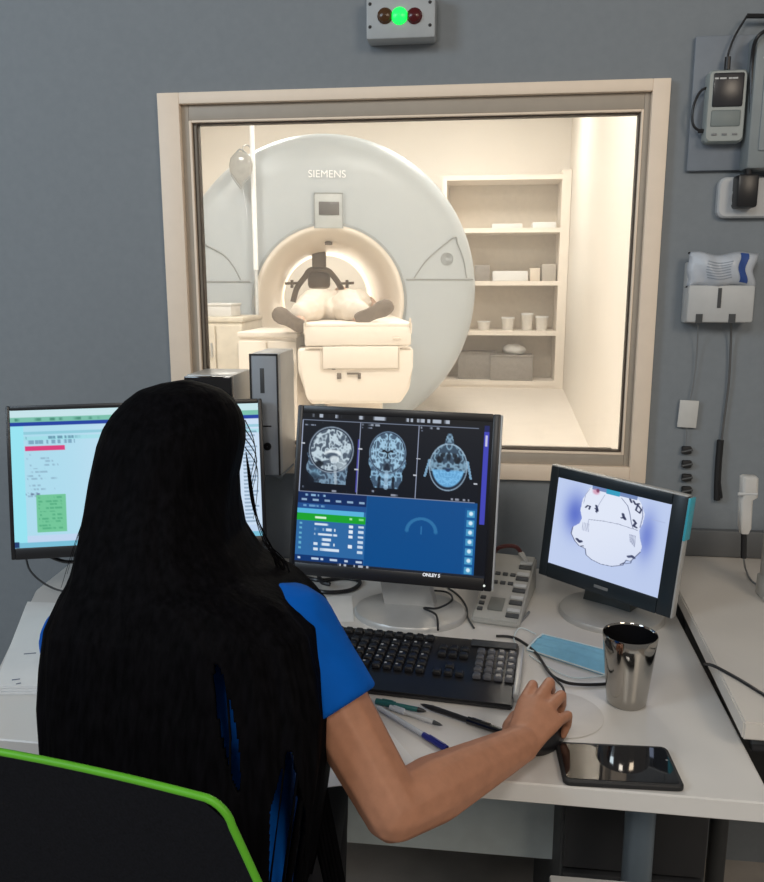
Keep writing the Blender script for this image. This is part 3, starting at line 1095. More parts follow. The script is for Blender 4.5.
pic = Pic(280, 228, (8, 14, 26), .82)
U, V = pic.U, pic.V
pic.rect(0, 0, 1, .035, (10, 12, 18))
pic.scrib(.03, .008, .78, .03, (190, 200, 215), 3, .9, 70)
for u in (.012, .318, .632):
    pic.scrib(u, .055, u + .10, .068, (170, 180, 195), int(u * 100), .8, 90)
    pic.scrib(u, .075, u + .06, .088, (150, 160, 180), int(u * 90) + 3, .8, 90)
for u in (.0, .312, .622):
    pic.rect(u, .045, u + .004, .52, (150, 160, 185))
pic.rect(.305, .16, .312, .51, (70, 70, 160))
pic.rect(0, .045, .93, .049, (120, 130, 150))
for (u, v, w_) in ((.0, .20, .02), (.296, .355, .02), (.31, .22, .02), (.606, .37, .02), (.62, .26, .02), (.918, .40, .018)):
    pic.rect(u, v, u + w_, v + .008, (190, 195, 205))
# sagittal head (faces left)
x, y = (U - .165) / .13, (V - .275) / .195
d = np.sqrt((x / .95) ** 2 + ((y + .18) / .80) ** 2)
head = 1 - sst(.97, 1.02, d)
face = ((x > -1.0) & (x < .1) & (y > -.05) & (y < .95) & (x > -1.02 + .28 * sst(.2, .95, y) + .10 * np.sin(y * 9))) * 1.0
neck = ((x > -.45 + .1 * np.sin(y * 8)) & (x < .78 - .12 * np.clip(y, 0, 1)) & (y > .2) & (y < .98)) * 1.0
allh = np.clip(head + face + neck, 0, 1)
pic.put(allh, (28, 40, 58))
t_ = brain_tex(x, y, 11, 6.5)
pic.put(allh * (1 - head) * t_ * .75, (150, 185, 210))
pic.put(head * (1 - sst(.86, .91, d)) * t_ * .95, (200, 218, 228))
pic.put(head * sst(.92, .95, d) * (1 - sst(.97, 1.0, d)) * .75, (170, 185, 200))
pic.ell(.175, .262, .045, .024, (225, 235, 240), .9, .25)
pic.ell(.172, .275, .032, .017, (40, 55, 75), .8, .3)
pic.ell(.185, .30, .026, .022, (215, 225, 230), .85, .3)
pic.ell(.225, .335, .030, .038, (200, 215, 222), .6, .3)
pic.line([(.185, .31), (.19, .36), (.20, .46)], .011, (190, 205, 215), .6)
pic.ell(.105, .335, .022, .020, (15, 22, 32), .9, .3)
pic.ell(.085, .40, .030, .030, (110, 160, 190), .5, .4)
pic.ell(.078, .43, .028, .035, (15, 25, 40), .6, .4)
# coronal head
x, y = (U - .467) / .10, (V - .285) / .19
d = np.sqrt((x / .98) ** 2 + ((y + .25) / .74) ** 2)
head = 1 - sst(.97, 1.02, d)
low = ((np.abs(x) < .98 - .30 * np.clip(y, 0, 1) + .05 * np.sin(y * 12)) & (y > -.1) & (y < .97)) * 1.0
allh = np.clip(head + low, 0, 1)
xm = np.abs(x)
pic.put(allh, (30, 45, 66))
t_ = brain_tex(xm, y, 23, 6)
pic.put(allh * (1 - head) * t_ * .9, (150, 195, 225))
pic.put(head * (1 - sst(.88, .93, d)) * t_ * .95, (165, 205, 230))
pic.put(head * sst(.93, .96, d) * (1 - sst(.97, 1.0, d)) * .7, (150, 180, 205))
for s in (-1, 1):
    pic.line([(.467 + s * .004, .235), (.467 + s * .02, .222), (.467 + s * .024, .232)], .008, (12, 18, 30))
pic.line([(.467, .24), (.467, .275)], .005, (14, 20, 32))
pic.line([(.467, .12), (.467, .2)], .003, (40, 55, 75))
pic.ell(.467, .33, .022, .03, (20, 28, 42), .8, .4)
pic.line([(.467, .36), (.467, .47)], .013, (170, 205, 230), .7)
for s in (-1, 1):
    pic.line([(.467 + s * .035, .40), (.467 + s * .04, .47)], .010, (14, 20, 32), .8)
# axial head
x, y = (U - .785) / .105, (V - .30) / .155
d = np.sqrt((x / .95) ** 2 + ((y - .05) / 1.0) ** 2)
head = 1 - sst(.97, 1.02, d)
nose = ((np.abs(x) < .22 - .12 * np.clip(-(y + 1.0) * 3, 0, 1)) & (y < -.7) & (y > -1.35)) * 1.0
ears = ((np.abs(np.abs(x) - 1.02 - .28 * (y - .1)) < .055) & (y > -.25) & (y < .5)) * 1.0
xm = np.abs(x)
pic.put(np.clip(head + nose, 0, 1), (24, 38, 56))
pic.put(ears, (120, 160, 190))
t_ = brain_tex(xm, y, 37, 5)
pic.put(np.clip(head + nose, 0, 1) * t_ * .8 * (y < .25), (150, 190, 215))
cb = (1 - sst(.78, .86, d)) * sst(.12, .22, y)
pic.put(cb, (120, 185, 230))
pic.put(cb * (1 - brain_tex(xm, y, 41, 9)) * .5, (60, 120, 170))
pic.put(head * sst(.92, .95, d) * (1 - sst(.97, 1.0, d)) * .8, (165, 190, 210))
pic.ell(.785, .325, .013, .012, (25, 45, 80), .9, .3)
for s in (-1, 1):
    pic.ell(.785 + s * .045, .26, .018, .022, (14, 20, 30), .85, .3)
    pic.ell(.785 + s * .03, .23, .012, .016, (14, 20, 30), .8, .3)
pic.ell(.785, .24, .010, .03, (16, 22, 32), .7, .3)
for u in (.02, .335, .65):
    pic.scrib(u, .485, u + .09, .50, (150, 160, 180), int(u * 77), .8, 80)
    pic.scrib(u + .16, .505, u + .25, .518, (170, 175, 190), int(u * 55), .8, 80)
# right strip
pic.rect(.945, .03, 1, 1, (8, 12, 22))
pic.rect(.957, .03, .985, .66, (62, 66, 180))
pic.rect(.957, .03, .985, .07, (22, 30, 90))
pic.rect(.966, .09, .976, .16, (190, 190, 225))
# lower workspace
pic.rect(0, .525, .945, .985, (6, 74, 136))
pic.rect(0, .525, .375, .60, (8, 40, 92))
pic.scrib(.01, .54, .15, .555, (150, 190, 225), 61, .9, 90)
for k in range(6):
    pic.rect(.02 + .062 * k, .57, .05 + .062 * k, .585, (170, 200, 225), .8)
pic.rect(0, .60, .375, .945, (44, 102, 160))
pic.rect(0, .60, .375, .635, (30, 78, 140))
pic.scrib(.03, .61, .2, .625, (120, 170, 210), 62, .8, 90)
pic.rect(0, .638, .36, .668, (86, 178, 220))
pic.rect(0, .668, .375, .715, (22, 160, 44))
pic.scrib(.10, .683, .16, .70, (210, 240, 215), 63, 1, 60, .3)
for k in range(6):
    v = .727 + k * .033
    pic.scrib(.10, v, .17 + .05 * ((k * 7) % 3) / 2 + .02, v + .017, (210, 225, 240), 64 + k, 1, 70, .3)
    pic.rect(.015, v, .03, v + .015, (120, 200, 220), .7)
    if k in (0, 1, 2, 4):
        pic.rect(.285, v, .305, v + .02, (225, 235, 245))
    pic.rect(.335, v, .365, v + .017, (215, 228, 242), .9)
for k in range(1):
    pic.rect(.335, .68, .36, .695, (120, 220, 130))
    pic.rect(.285, .68, .30, .695, (150, 230, 160))
pic.rect(0, .945, .375, .985, (12, 52, 110))
for k, (a, b) in enumerate(((.015, .03), (.09, .13), (.14, .155), (.19, .23), (.27, .29), (.33, .365))):
    pic.rect(a, .957, b, .973, (205, 220, 238), .9)
pic.rect(.372, .525, .376, .985, (24, 90, 150))
for k in range(60):
    a = PI * (k / 59)
    pic.ell(.665 - .075 * math.cos(a), .735 - .085 * math.sin(a), .010, .010, (45, 112, 165), .5)
pic.rect(.663, .70, .667, .75, (50, 115, 170), .8)
pic.rect(.885, .56, .945, .985, (14, 84, 146))
for k in range(7):
    v = .575 + k * .06
    pic.rect(.895, v, .935, v + .045, (70, 150, 195))
    pic.ell(.915, v + .02, .010, .013, (225, 240, 250), .9, .3)
pic.rect(0, .985, 1, 1, (30, 34, 44))
pic.scrib(.22, .985, .42, 1, (190, 195, 205), 81, .9, 120)
pic.rect(.0, .522, .93, .527, (130, 140, 165))

MIDM = disp_frame((-.161, 1.486, -.399), R(-4.4), R(12.0), R(-1.0))
midmon, midbez = monitor('middle monitor with black bezel showing three grey head scans', MIDM, .40, .335, .012, .015, .015, .024, pic, M_BLACK, M_SILVER, .020,
                         (-.128, 1.535), .115, M_SILVER, .105, M_SILVER, .85)
mb = MB()
mb.box((.2012, .014, 0), (.003, .026, .332), .001, M=MIDM)
mb.build('pale_edge', M_LGREY, midmon)
# writing under the picture and a power lamp
tm_ = text_mesh('ONLEY 5', .0085, MIDM @ Matrix.Translation((.085, -.0012, -.146)) @ Matrix.Rotation(PI / 2, 4, 'X'), .0002, bold=.0003)
link('lettering', tm_, mat('lit_white_print', (.7, .72, .75), .5, emit=(.75, .78, .85), estr=.6), midbez, 0)
MB().hull([(MIDM @ Vector((.186, -.001, -.157)), .0025)], 1).build('power_lamp', mat('lit_power_lamp', (.8, .85, .8), .4, emit=(.8, .9, .85), estr=.7), midbez)
MB().box((-.035, 0, 0), (.001, .001, .001)).bm.free()

# --- left monitor picture (patient list)
pic = Pic(250, 144, (178, 216, 234), .58)
U, V = pic.U, pic.V
pic.A[...] = (np.array([172, 218, 236]) / 255.)[None, None] * (1 - U[..., None] * 0) 
pic.put(sst(.15, .6, U) * .9, (206, 222, 242))
pic.rect(0, 0, 1, .055, (196, 226, 232))
pic.rect(0, .055, 1, .085, (120, 190, 170))
pic.scrib(.02, .06, .9, .08, (60, 130, 110), 5, .8, 60)
pic.rect(.0, .085, 1, .115, (22, 60, 158))
pic.rect(.0, .115, .05, 1, (150, 226, 240))
pic.rect(.05, .16, 1, .175, (120, 190, 205), .6)
pic.rect(.05, .195, 1, .22, (150, 220, 225), .6)
pic.scrib(.06, .19, .3, .21, (70, 110, 140), 7, .6, 140)
pic.scrib(.06, .22, .25, .245, (90, 130, 160), 8, .6, 140)
pic.rect(.055, .262, .21, .30, (214, 60, 122))
for k in range(13):
    v = .32 + k * .025
    pic.scrib(.06, v, .13 + .07 * ((k * 5) % 4) / 4, v + .013, (120, 150, 175), 20 + k, .5, 150)
pic.scrib(.05, .605, .12, .622, (100, 120, 150), 35, .9, 80)
pic.rect(.09, .62, .205, .89, (112, 196, 152))
for k in range(10):
    v = .635 + k * .025
    pic.scrib(.10, v, .19, v + .013, (60, 150, 110), 40 + k, .5, 150)
pic.rect(.05, .91, 1, .96, (190, 212, 238))
pic.rect(.0, .96, 1, 1, (120, 190, 215))
pic.rect(.0, .955, .02, .995, (30, 60, 110))
for k in range(26):
    pic.rect(.93, .18 + k * .028, .93 + .03 + .03 * ((k * 3) % 4) / 3, .19 + k * .028, (90, 120, 150), .5)
LM = disp_frame((-.705, 1.56, -.397), R(14.1), R(10.9), R(.8))
lcx = LM @ Vector((0, .06, 0))
leftmon, _ = monitor('wide left monitor with a pale blue list on its screen, behind the seated woman', LM, .524, .318, .009, .009, .010, .024, pic, M_BLACK, M_BLACK, .02,
                  (lcx.x + .12, lcx.y - .02), .11, M_BLACK, .06, M_BLACK, .8)
# thin cables under it
mb = MB()
mb.tube(smooth_path([LM @ Vector((-.245, .04, -.13)), LM @ Vector((-.24, .05, -.19)), LM @ Vector((-.19, .06, -.235)), LM @ Vector((-.11, .05, -.245))], 8), .0022, 6)
o = mb.build('cable', M_DGREY)
tag(o, 'thin grey cable looping below the left monitor', 'cable')
mb = MB()
mb.tube(smooth_path([LM @ Vector((-.20, .03, -.155)), LM @ Vector((-.16, .03, -.172)), LM @ Vector((-.10, .03, -.170)), LM @ Vector((-.05, .03, -.158))], 8), .004, 6)
o = mb.build('cable', M_BLACK)
tag(o, 'thick black cable sagging close under the left monitor', 'cable')

# --- right monitor picture (camera view of the scanner)
pic = Pic(260, 196, (190, 205, 238), .78)
U, V = pic.U, pic.V
pic.put(sst(0, 1, V) * .6, (196, 210, 240))
pic.put(np.exp(-(((U - .20) / .10) ** 2 + ((V - .36) / .22) ** 2)) * .95, (92, 112, 200))
pic.put(np.exp(-(((U - .84) / .07) ** 2 + ((V - .40) / .24) ** 2)) * .8, (92, 112, 200))
shape = [(.295, .045), (.249, .18), (.241, .305), (.265, .39), (.25, .45), (.192, .515), (.184, .589), (.227, .663), (.27, .701), (.331, .714), (.346, .779), (.399, .812), (.487, .831), (.585, .818), (.678, .768), (.699, .706), (.739, .701), (.807, .574), (.814, .514), (.787, .431), (.772, .35), (.795, .264), (.796, .162), (.754, .06), (.72, .02), (.32, .02)]
n = len(shape)
ins = np.zeros_like(U, bool)
for i in range(n):
    x0, y0 = shape[i]
    x1, y1 = shape[(i + 1) % n]
    c = ((y0 > V) != (y1 > V)) & (U < (x1 - x0) * (V - y0) / (y1 - y0 + 1e-9) + x0)
    ins ^= c
pic.put(ins * 1.0, (224, 231, 247))
INK = (70, 78, 110)
pic.line(shape[5:18], .006, INK, .8)
pic.line([(.698, .745), (.74, .72), (.745, .70)], .006, INK, .8)
pic.line([(.328, .382), (.38, .372), (.455, .357), (.594, .345), (.758, .357)], .005, (120, 128, 155), .85)
pic.line([(.328, .382), (.322, .50)], .004, (165, 172, 200), .8)
pic.line([(.391, .292), (.395, .21), (.408, .166), (.441, .071)], .004, (150, 158, 185), .7)
pic.line([(.587, .061), (.648, .126), (.675, .201), (.698, .294), (.72, .35)], .005, (110, 118, 150), .9)
pic.line([(.30, .05), (.27, .12), (.262, .22)], .004, (150, 158, 190), .8)
pic.line([(.77, .10), (.785, .2), (.775, .32)], .006, (120, 128, 165), .8)
pic.rect(.322, .0, .72, .045, (96, 120, 172), .85)
pic.rect(.45, .0, .57, .055, (52, 156, 192))
pic.ell(.36, .06, .03, .03, (205, 120, 150), .6, .5)
pic.ell(.375, .045, .014, .02, (120, 60, 90), .9, .4)
for (pts, w_) in (([(.285, .26), (.30, .235), (.325, .235), (.318, .27)], .010), ([(.378, .21), (.392, .25), (.386, .275)], .014), ([(.372, .245), (.40, .262)], .010), ([(.618, .225), (.63, .26), (.642, .275)], .016), ([(.61, .27), (.64, .262)], .012),
                  ([(.715, .26), (.735, .285), (.72, .32), (.745, .33)], .014), ([(.73, .09), (.765, .13), (.755, .17), (.72, .15), (.73, .09)], .010), ([(.69, .06), (.71, .09), (.74, .075)], .012), ([(.66, .05), (.675, .08)], .012),
                  ([(.245, .635), (.27, .655), (.285, .645)], .020), ([(.29, .70), (.31, .69)], .008), ([(.715, .66), (.745, .645), (.76, .655)], .020), ([(.655, .77), (.69, .735)], .007)):
    pic.line(pts, w_, (44, 50, 80), .9)
for k in range(5):
    pic.line([(.278 + .014 * k, .43), (.282 + .014 * k, .52)], .004, (140, 148, 178), .6)
    pic.line([(.70 + .012 * k, .42), (.712 + .010 * k, .50 + .01 * k)], .004, (110, 118, 150), .7)
pic.rect(.86, .20, .97, .21, (165, 178, 215), .6)
pic.put(sst(.4, 1.3, U * .6 + V * .7) * .25, (170, 185, 225))
RM = disp_frame((.2566, 1.533, -.4836), R(-36.5), R(4.0), R(-2.9))
rightmon, rbez = monitor('small right monitor turned left, showing a bright blue-white camera picture', RM, .287, .2325, .020, .030, .021, .031, pic, mat('blue_black_bezel', (.014, .022, .03), .35), M_SILVER, .013,
                   (P(611, 614, z=DZ).x, P(611, 614, z=DZ).y, 0), .105, M_SILVER, .105, mat('dark_neck_grey', (.085, .10, .105), .4, .2), 1.0, M_SILVER)
MB().box((0, -.001, -.101), (.03, .0015, .006), .0004, M=RM).build('maker_plate', M_GREY, rbez)
MB().box((.1460, .010, .075), (.0045, .024, .08), .001, M=RM).build('cyan_reflection', M_CYAN, rightmon)  # cyan reflection on the monitor's silver side, built as a coloured strip

# ================================================================== COMPUTERS ON A WALL BRACKET
PCY = 1.70
a_, b_ = P(251, 353, y=PCY), P(282, 470, y=PCY)
pw, ph = b_.x - a_.x, a_.z - b_.z
zb_ = P(266, 474, y=PCY).z
t = thing('computer_tower', 'slim grey upright computer in front of the window', 'computer', ((a_.x + b_.x) / 2, PCY + .11, zb_))
pcx = (a_.x + b_.x) / 2
ztop = a_.z
MB().box((pcx, PCY + .072, (zb_ + ztop) / 2), (pw, .126, ztop - zb_), .003).build('case', mat('light_case_metal', (.50, .49, .47), .4, .2), t)
fp = MB().box((pcx, PCY, (zb_ + ztop) / 2), (pw, .03, ztop - zb_), .006).build('front_panel', mat('blue_grey_front', (.30, .33, .37), .4), t)
mb = MB()
for (s) in (-1, 1):
    mb.box((pcx + s * (pw / 2 - .0015), PCY - .014, (zb_ + ztop) / 2), (.003, .006, ztop - zb_ - .004))
mb.box((pcx, PCY - .014, ztop - .002), (pw, .006, .003))
mb.build('front_edge', M_BLACKM, fp)
mb = MB()
mb.box((pcx - .004, PCY - .0135, P(265, 380, y=PCY).z), (.010, .004, .055), .001)
mb.build('drive_slot', M_DGREY, fp)
MB().box((pcx + .004, PCY - .0145, P(268, 425, y=PCY).z), (.02, .004, .003), .0005).build('slot', M_BLACK, fp)
MB().lathe([(.001, 0), (.009, 0), (.0085, .004), (.001, .0045)], Matrix.Translation((pcx + .004, PCY - .0145, P(266, 445, y=PCY).z)) @ Matrix.Rotation(PI / 2, 4, 'X'), 24).build('power_button', M_BLACK, fp)
# second computer
PBY = 1.69
a_, b_ = P(184, 375, y=PBY), P(232, 375, y=PBY)
zt_ = a_.z
bw = b_.x - a_.x
t = thing('computer_box', 'wide grey computer with glossy black front, above the left monitor', 'computer', ((a_.x + b_.x) / 2, PBY + .12, zb_))
bx_ = (a_.x + b_.x) / 2
MB().box((bx_, PBY + .077, (zb_ + zt_) / 2), (bw, .13, zt_ - zb_), .003).build('case', mat('silver_case_metal', (.45, .44, .42), .35, .3), t)
fp = MB().box((bx_, PBY + .004, (zb_ + zt_) / 2), (bw - .002, .02, zt_ - zb_ - .004), .003).build('front_panel', M_BLACKG, t)
mb = MB()
for k in range(4):
    mb.box((bx_ - bw * .32 + k * .006, PBY - .007, zt_ - .03), (.003, .002, .03))
mb.box((bx_ - .0, PBY - .007, zt_ - .06), (bw * .8, .002, .003))
mb.build('front_trim', M_GREY, fp)
br = thing('wall_bracket', 'grey wall bracket carrying the two computers', 'bracket', ((pcx + bx_) / 2, WY, zb_ - .01))
MB().box(((pcx + bx_) / 2 - .01, 1.770, zb_ - .004), (abs(pcx - bx_) + .08, .136, .006), .001).build('bracket_shelf', M_WALL, br)
for x in (pcx - .005, bx_ - .02):
    MB().prism([(x - .002, WY, zb_ - .007), (x - .002, WY, zb_ - .05), (x - .002, 1.74, zb_ - .007)], (.004, 0, 0)).build('brace', M_WALL, br)

# ================================================================== DESK ITEMS
# keyboard
KZ = DZ + .022
k_br = P(520, 645, z=KZ)
k_bl = P(356, 629, z=KZ)
kd = (k_br - k_bl)
kd.z = 0
kd.normalize()
KL, KD = .45, .195
kfwd = Vector((kd.y, -kd.x, 0))
korg = Vector((k_br.x, k_br.y, DZ)) - kd * (KL / 2) + kfwd * (KD / 2)
KM = frame_m(korg, kd, (0, 0, 1)) @ Matrix.Rotation(R(3.0), 4, 'X')
kb = thing('keyboard', 'black full-size keyboard in front of the middle monitor', 'keyboard', korg, math.atan2(kd.y, kd.x))
mb = MB()
mb.prism([(-KL / 2, -KD / 2, .004), (-KL / 2, -KD / 2, .014), (-KL / 2, -.045, .018), (-KL / 2, KD / 2 - .02, .024), (-KL / 2, KD / 2, .020), (-KL / 2, KD / 2, .006)], (KL, 0, 0), KM)
bmesh.ops.bevel(mb.bm, geom=list(mb.bm.edges), offset=.003, segments=2, affect='EDGES')
mb.build('keyboard_case', M_BLACK, kb)
mb = MB()
mb.box((KL / 2 + .003, .010, .013), (.010, KD * .86, .016), .003, M=KM)
mb.build('end_trim', M_SILVER, kb)
MB().box((KL / 2 - .045, KD / 2 - .022, .0255), (.08, .022, .002), .0006, M=KM).build('status_panel', M_DGREY, kb)


def keys(cols, rows, x0, y0, sx, sy, sz=.009, skip=()):
    mb = MB()
    for j in range(rows):
        for i in range(cols):
            if (i, j) in skip:
                continue
            x, y = x0 + i * sx, y0 - j * sy
            zz = np.interp(y, [-.1, -.045, .078], [.014, .019, .0245])
            mb.box((x, y, zz + .003), (sx * .84, sy * .84, sz), .0022, M=KM, taper=.82, seg=1)
    return mb


KX = -KL / 2
mb = keys(15, 5, KX + .024, .045, .019, .019, skip=tuple((i, 4) for i in range(4, 10)))
mb.box((KX + .024 + 6.5 * .019, .045 - 4 * .019, .022), (.108, .016, .009), .002, M=KM)
mb.build('letter_keys', mat('black_keycap', (.016, .016, .018), .32), kb)
keys(15, 1, KX + .024, .073, .019, .019).build('function_keys', MATS['black_keycap'], kb)
keys(3, 2, KX + .319, .045, .019, .019).build('paging_keys', MATS['black_keycap'], kb)
keys(3, 2, KX + .319, .045 - .057, .019, .019, skip=((0, 0), (2, 0))).build('arrow_keys', MATS['black_keycap'], kb)
keys(4, 5, KX + .386, .045, .0178, .019).build('number_keys', mat('glare_grey_keycap', (.10, .105, .12), .22, spec=.8), kb)  # paler caps carry the scan room's glare in their colour
mb = MB()
rng = random.Random(3)
for i in range(15):
    for j in range(5):
        if rng.random() < .55:
            x, y = KX + .024 + i * .019 - .003, .045 - j * .019 + .002
            zz = np.interp(y, [-.1, -.045, .078], [.014, .019, .0245])
            mb.box((x, y, zz + .0078), (.003 + rng.random() * .002, .0035, .0004), 0, M=KM)
mb.build('key_lettering', M_LGREY, kb)

# papers


def sheet(name, pts_px, label, h=.0012, z=None, cat='paper', m=M_PAPER, zb=DZ):
    pts = [P(a, b, z=zb) for a, b in pts_px]
    mb = MB().prism([(p.x, p.y, zb + .0004) for p in pts], (0, 0, h))
    return tag(mb.build(name, m, None, 0), label, cat)


sheet('paper_sheet', [(286, 724), (372, 712), (414, 760), (412, 778), (290, 792)], 'white paper sheet on the desk under the forearm, beside the pens', .0008)
pst = thing('paper_stack', 'white paper stack at the left end of the desk', 'papers', P(20, 690, z=DZ))
for k in range(3):
    pts = [P(a, b, z=DZ) for a, b in ((26 + k, 607), (75, 607 + k), (90, 695 - k), (-45, 695 - k), (-6 + k, 690))]
    MB().prism([(p.x, p.y, DZ + .0005 + .004 * k) for p in pts], (0, 0, .0035)).build('sheet', M_PAPER, pst, 0)
mb = MB()
for (u, v, l) in ((12, 680, 8), (24, 654, 12), (16, 684, 5)):
    p = P(u, v, z=DZ + .0125)
    q = P(u + l, v - 1, z=DZ + .0125)
    mb.tube([p, q], .0012, 5)
mb.build('pen_marks', M_TEXTG, pst)
sheet('paper_sheet', [(316, 598), (352, 596), (354, 622), (320, 622)], 'small white paper by the left side of the monitor stand', .0008)

# pens


def pen(p0, p1, label, m_body, m_cap, m_tip, r_=.0042, capf=(.0, .3), clip=True, ballpoint=True):
    a, b = P(*p0, z=DZ + r_), P(*p1, z=DZ + r_)
    a.z = b.z = DZ + r_ + .0014
    t = thing('pen', label, 'pen', (a + b) / 2)
    d = b - a
    L = d.length
    M = frame_m(a, d, (0, 0, 1))
    X = M @ Matrix.Rotation(PI / 2, 4, 'Y')
    MB().lathe([(.0005, .0), (r_ * .8, .001), (r_ * .85, L * .82), (r_ * .45, L * .95), (.0005, L)], X, 14).build('barrel', m_body, t)
    MB().lathe([(.0005, L * capf[0] - .0015), (r_, L * capf[0]), (r_ * 1.12, L * capf[1] - .001), (r_ * .8, L * capf[1])], X, 14).build('cap', m_cap, t)
    if clip:
        MB().box((L * (capf[0] + (capf[1] - capf[0]) * .6), 0, r_ * 1.25), (L * .22, .003, .0012), .0004, M=M).build('clip', m_cap, t)
    if ballpoint:
        MB().lathe([(r_ * .86, L * .84), (r_ * .87, L * .85), (r_ * .5, L * .96), (.0004, L * 1.01)], X, 14).build('tip', m_tip, t)
    return t


pen((378, 708), (447, 750), 'clear ballpoint pen with dark blue cap and end, nearest the forearm', M_CLEAR, M_BLUEPEN, M_BLUEPEN, .0045, (.68, 1.0), True, False)
pen((376, 702), (426, 712), 'dark teal pen lying along the front of the keyboard', M_TEAL, M_TEAL, M_BLACK, .0048, (.0, .4))
pen((390, 708), (442, 726), 'pale translucent pen between the teal and blue-capped pens', M_LGREY, M_CLEAR, M_DGREY, .004, (.0, .3))
pen((503, 733), (421, 705), 'black marker pen pointing at the mouse hand', M_BLACK, M_BLACKG, M_BLACK, .0052, (.0, .42))

# mug
mgc = P(626, 702, z=DZ)
zt_ = P(629, 633, y=mgc.y + .0).z
mh = zt_ - DZ
mug = thing('tumbler', 'shiny dark steel tumbler on the desk in front of the right monitor', 'cup', mgc)
MB().lathe([(.001, 0), (.0285, 0), (.031, .003), (.033, .02), (.0405, mh * .8), (.0428, mh - .002), (.0420, mh), (.0405, mh - .002), (.0388, mh * .8)], Matrix.Translation(mgc), 64).build('cup_wall', M_STEEL, mug, 60)
MB().lathe([(.0398, mh - .003), (.0375, mh * .8), (.031, .012), (.001, .010)], Matrix.Translation(mgc), 48).build('cup_inside', M_STEELIN, mug, 60)

# face mask
q = [P(543, 631, z=DZ + .01), P(624, 651, z=DZ + .01), P(610, 675, z=DZ + .006), P(527, 648, z=DZ + .006)]
mk = thing('face_mask', 'folded light blue face mask between the keyboard and the tumbler', 'face mask', (q[0] + q[2]) / 2)
mk.location.z = DZ
mb = MB()
rings = []
for j in range(13):
    tv = j / 12
    row = []
    for i in range(25):
        tu = i / 24
        p = q[0].lerp(q[1], tu).lerp(q[3].lerp(q[2], tu), tv)
        z = DZ + .003 + .008 * math.sin(tv * PI) * (.4 + .6 * math.sin(tu * PI)) + .0016 * math.sin(tv * 6 * PI)
        row.append(Vector((p.x, p.y, z)))
    rings.append(row)
mb.rings(rings, False)
me = mb
o = me.build('mask_cloth', M_MASK, mk, 180)
sm = o.modifiers.new('thick', 'SOLIDIFY')
sm.thickness = .0015
mb = MB()
for j in (0, 12):
    mb.tube([p + Vector((0, 0, .001)) for p in rings[j][::3]], .0014, 6)
mb.tube([rings[j][0] + Vector((0, 0, .001)) for j in range(0, 13, 2)], .002, 6)
mb.build('edge_band', M_MASKW, mk)
mb = MB()
mb.tube(smooth_path([P(524, 652, z=DZ + .003), P(514, 640, z=DZ + .003), P(520, 628, z=DZ + .003), P(536, 634, z=DZ + .004)], 8), .0013, 6)
mb.tube(smooth_path([P(529, 655, z=DZ + .002), P(550, 668, z=DZ + .0025), P(575, 678, z=DZ + .0025), P(607, 675, z=DZ + .003)], 8), .0013, 6)
mb.build('ear_loop', M_MASKW, mk)

# smartphone
c0, c1, c2, c3 = P(558, 747, z=DZ), P(671, 752, z=DZ), P(680, 793, z=DZ), P(560, 786, z=DZ)
sc_ = (c0 + c1 + c2 + c3) / 4
sx_ = ((c1 - c0) + (c2 - c3)) / 2
sw_ = sx_.length
sd_ = ((c0 - c3) + (c1 - c2)).length / 2
PM = frame_m(Vector((sc_.x, sc_.y, DZ)), sx_, (0, 0, 1))
ph_ = thing('smartphone', 'black smartphone lying face up near the front edge of the desk', 'phone', (sc_.x, sc_.y, DZ), math.atan2(sx_.y, sx_.x))


def rrect(w, h, r_, n=6):
    out = []
    for cx, cy, a0 in ((w / 2 - r_, h / 2 - r_, 0), (-w / 2 + r_, h / 2 - r_, PI / 2), (-w / 2 + r_, -h / 2 + r_, PI), (w / 2 - r_, -h / 2 + r_, 1.5 * PI)):
        for k in range(n + 1):
            a = a0 + k / n * PI / 2
            out.append((cx + r_ * math.cos(a), cy + r_ * math.sin(a)))
    return out


rs = []
for z, g in ((.0005, -.002), (.002, 0), (.007, 0), (.0088, -.0015)):
    rs.append([PM @ Vector((x, y, z)) for x, y in rrect(sw_ + 2 * g, sd_ + 2 * g, .009)])
MB().rings(rs, True, True, True).build('phone_case', M_BLACKM, ph_)
MB().prism([Vector((x, y, .0088)) for x, y in rrect(sw_ - .010, sd_ - .012, .006)], (0, 0, .0005), PM).build('screen', mat('phone_glass', (.008, .008, .01), .04, coat=1), ph_, 0)
MB().lathe([(.0003, 0), (.0018, 0), (.0018, .0003), (.0003, .0003)], PM @ Matrix.Translation((sw_ / 2 - .009, .012, .0093)), 12).build('camera_dot', M_GREY, ph_)

# mouse mat
mp = P(560, 714, z=DZ)
o = MB().lathe([(.001, 0), (.070, 0), (.071, .0008), (.0695, .0014), (.001, .0014)], Matrix.Translation((mp.x - .005, mp.y, DZ + .0002)), 64).build('mouse_mat', mat('pale_mat', (.66, .64, .62), .45))
tag(o, 'thin round white mouse mat under the hand and mouse', 'mouse mat')

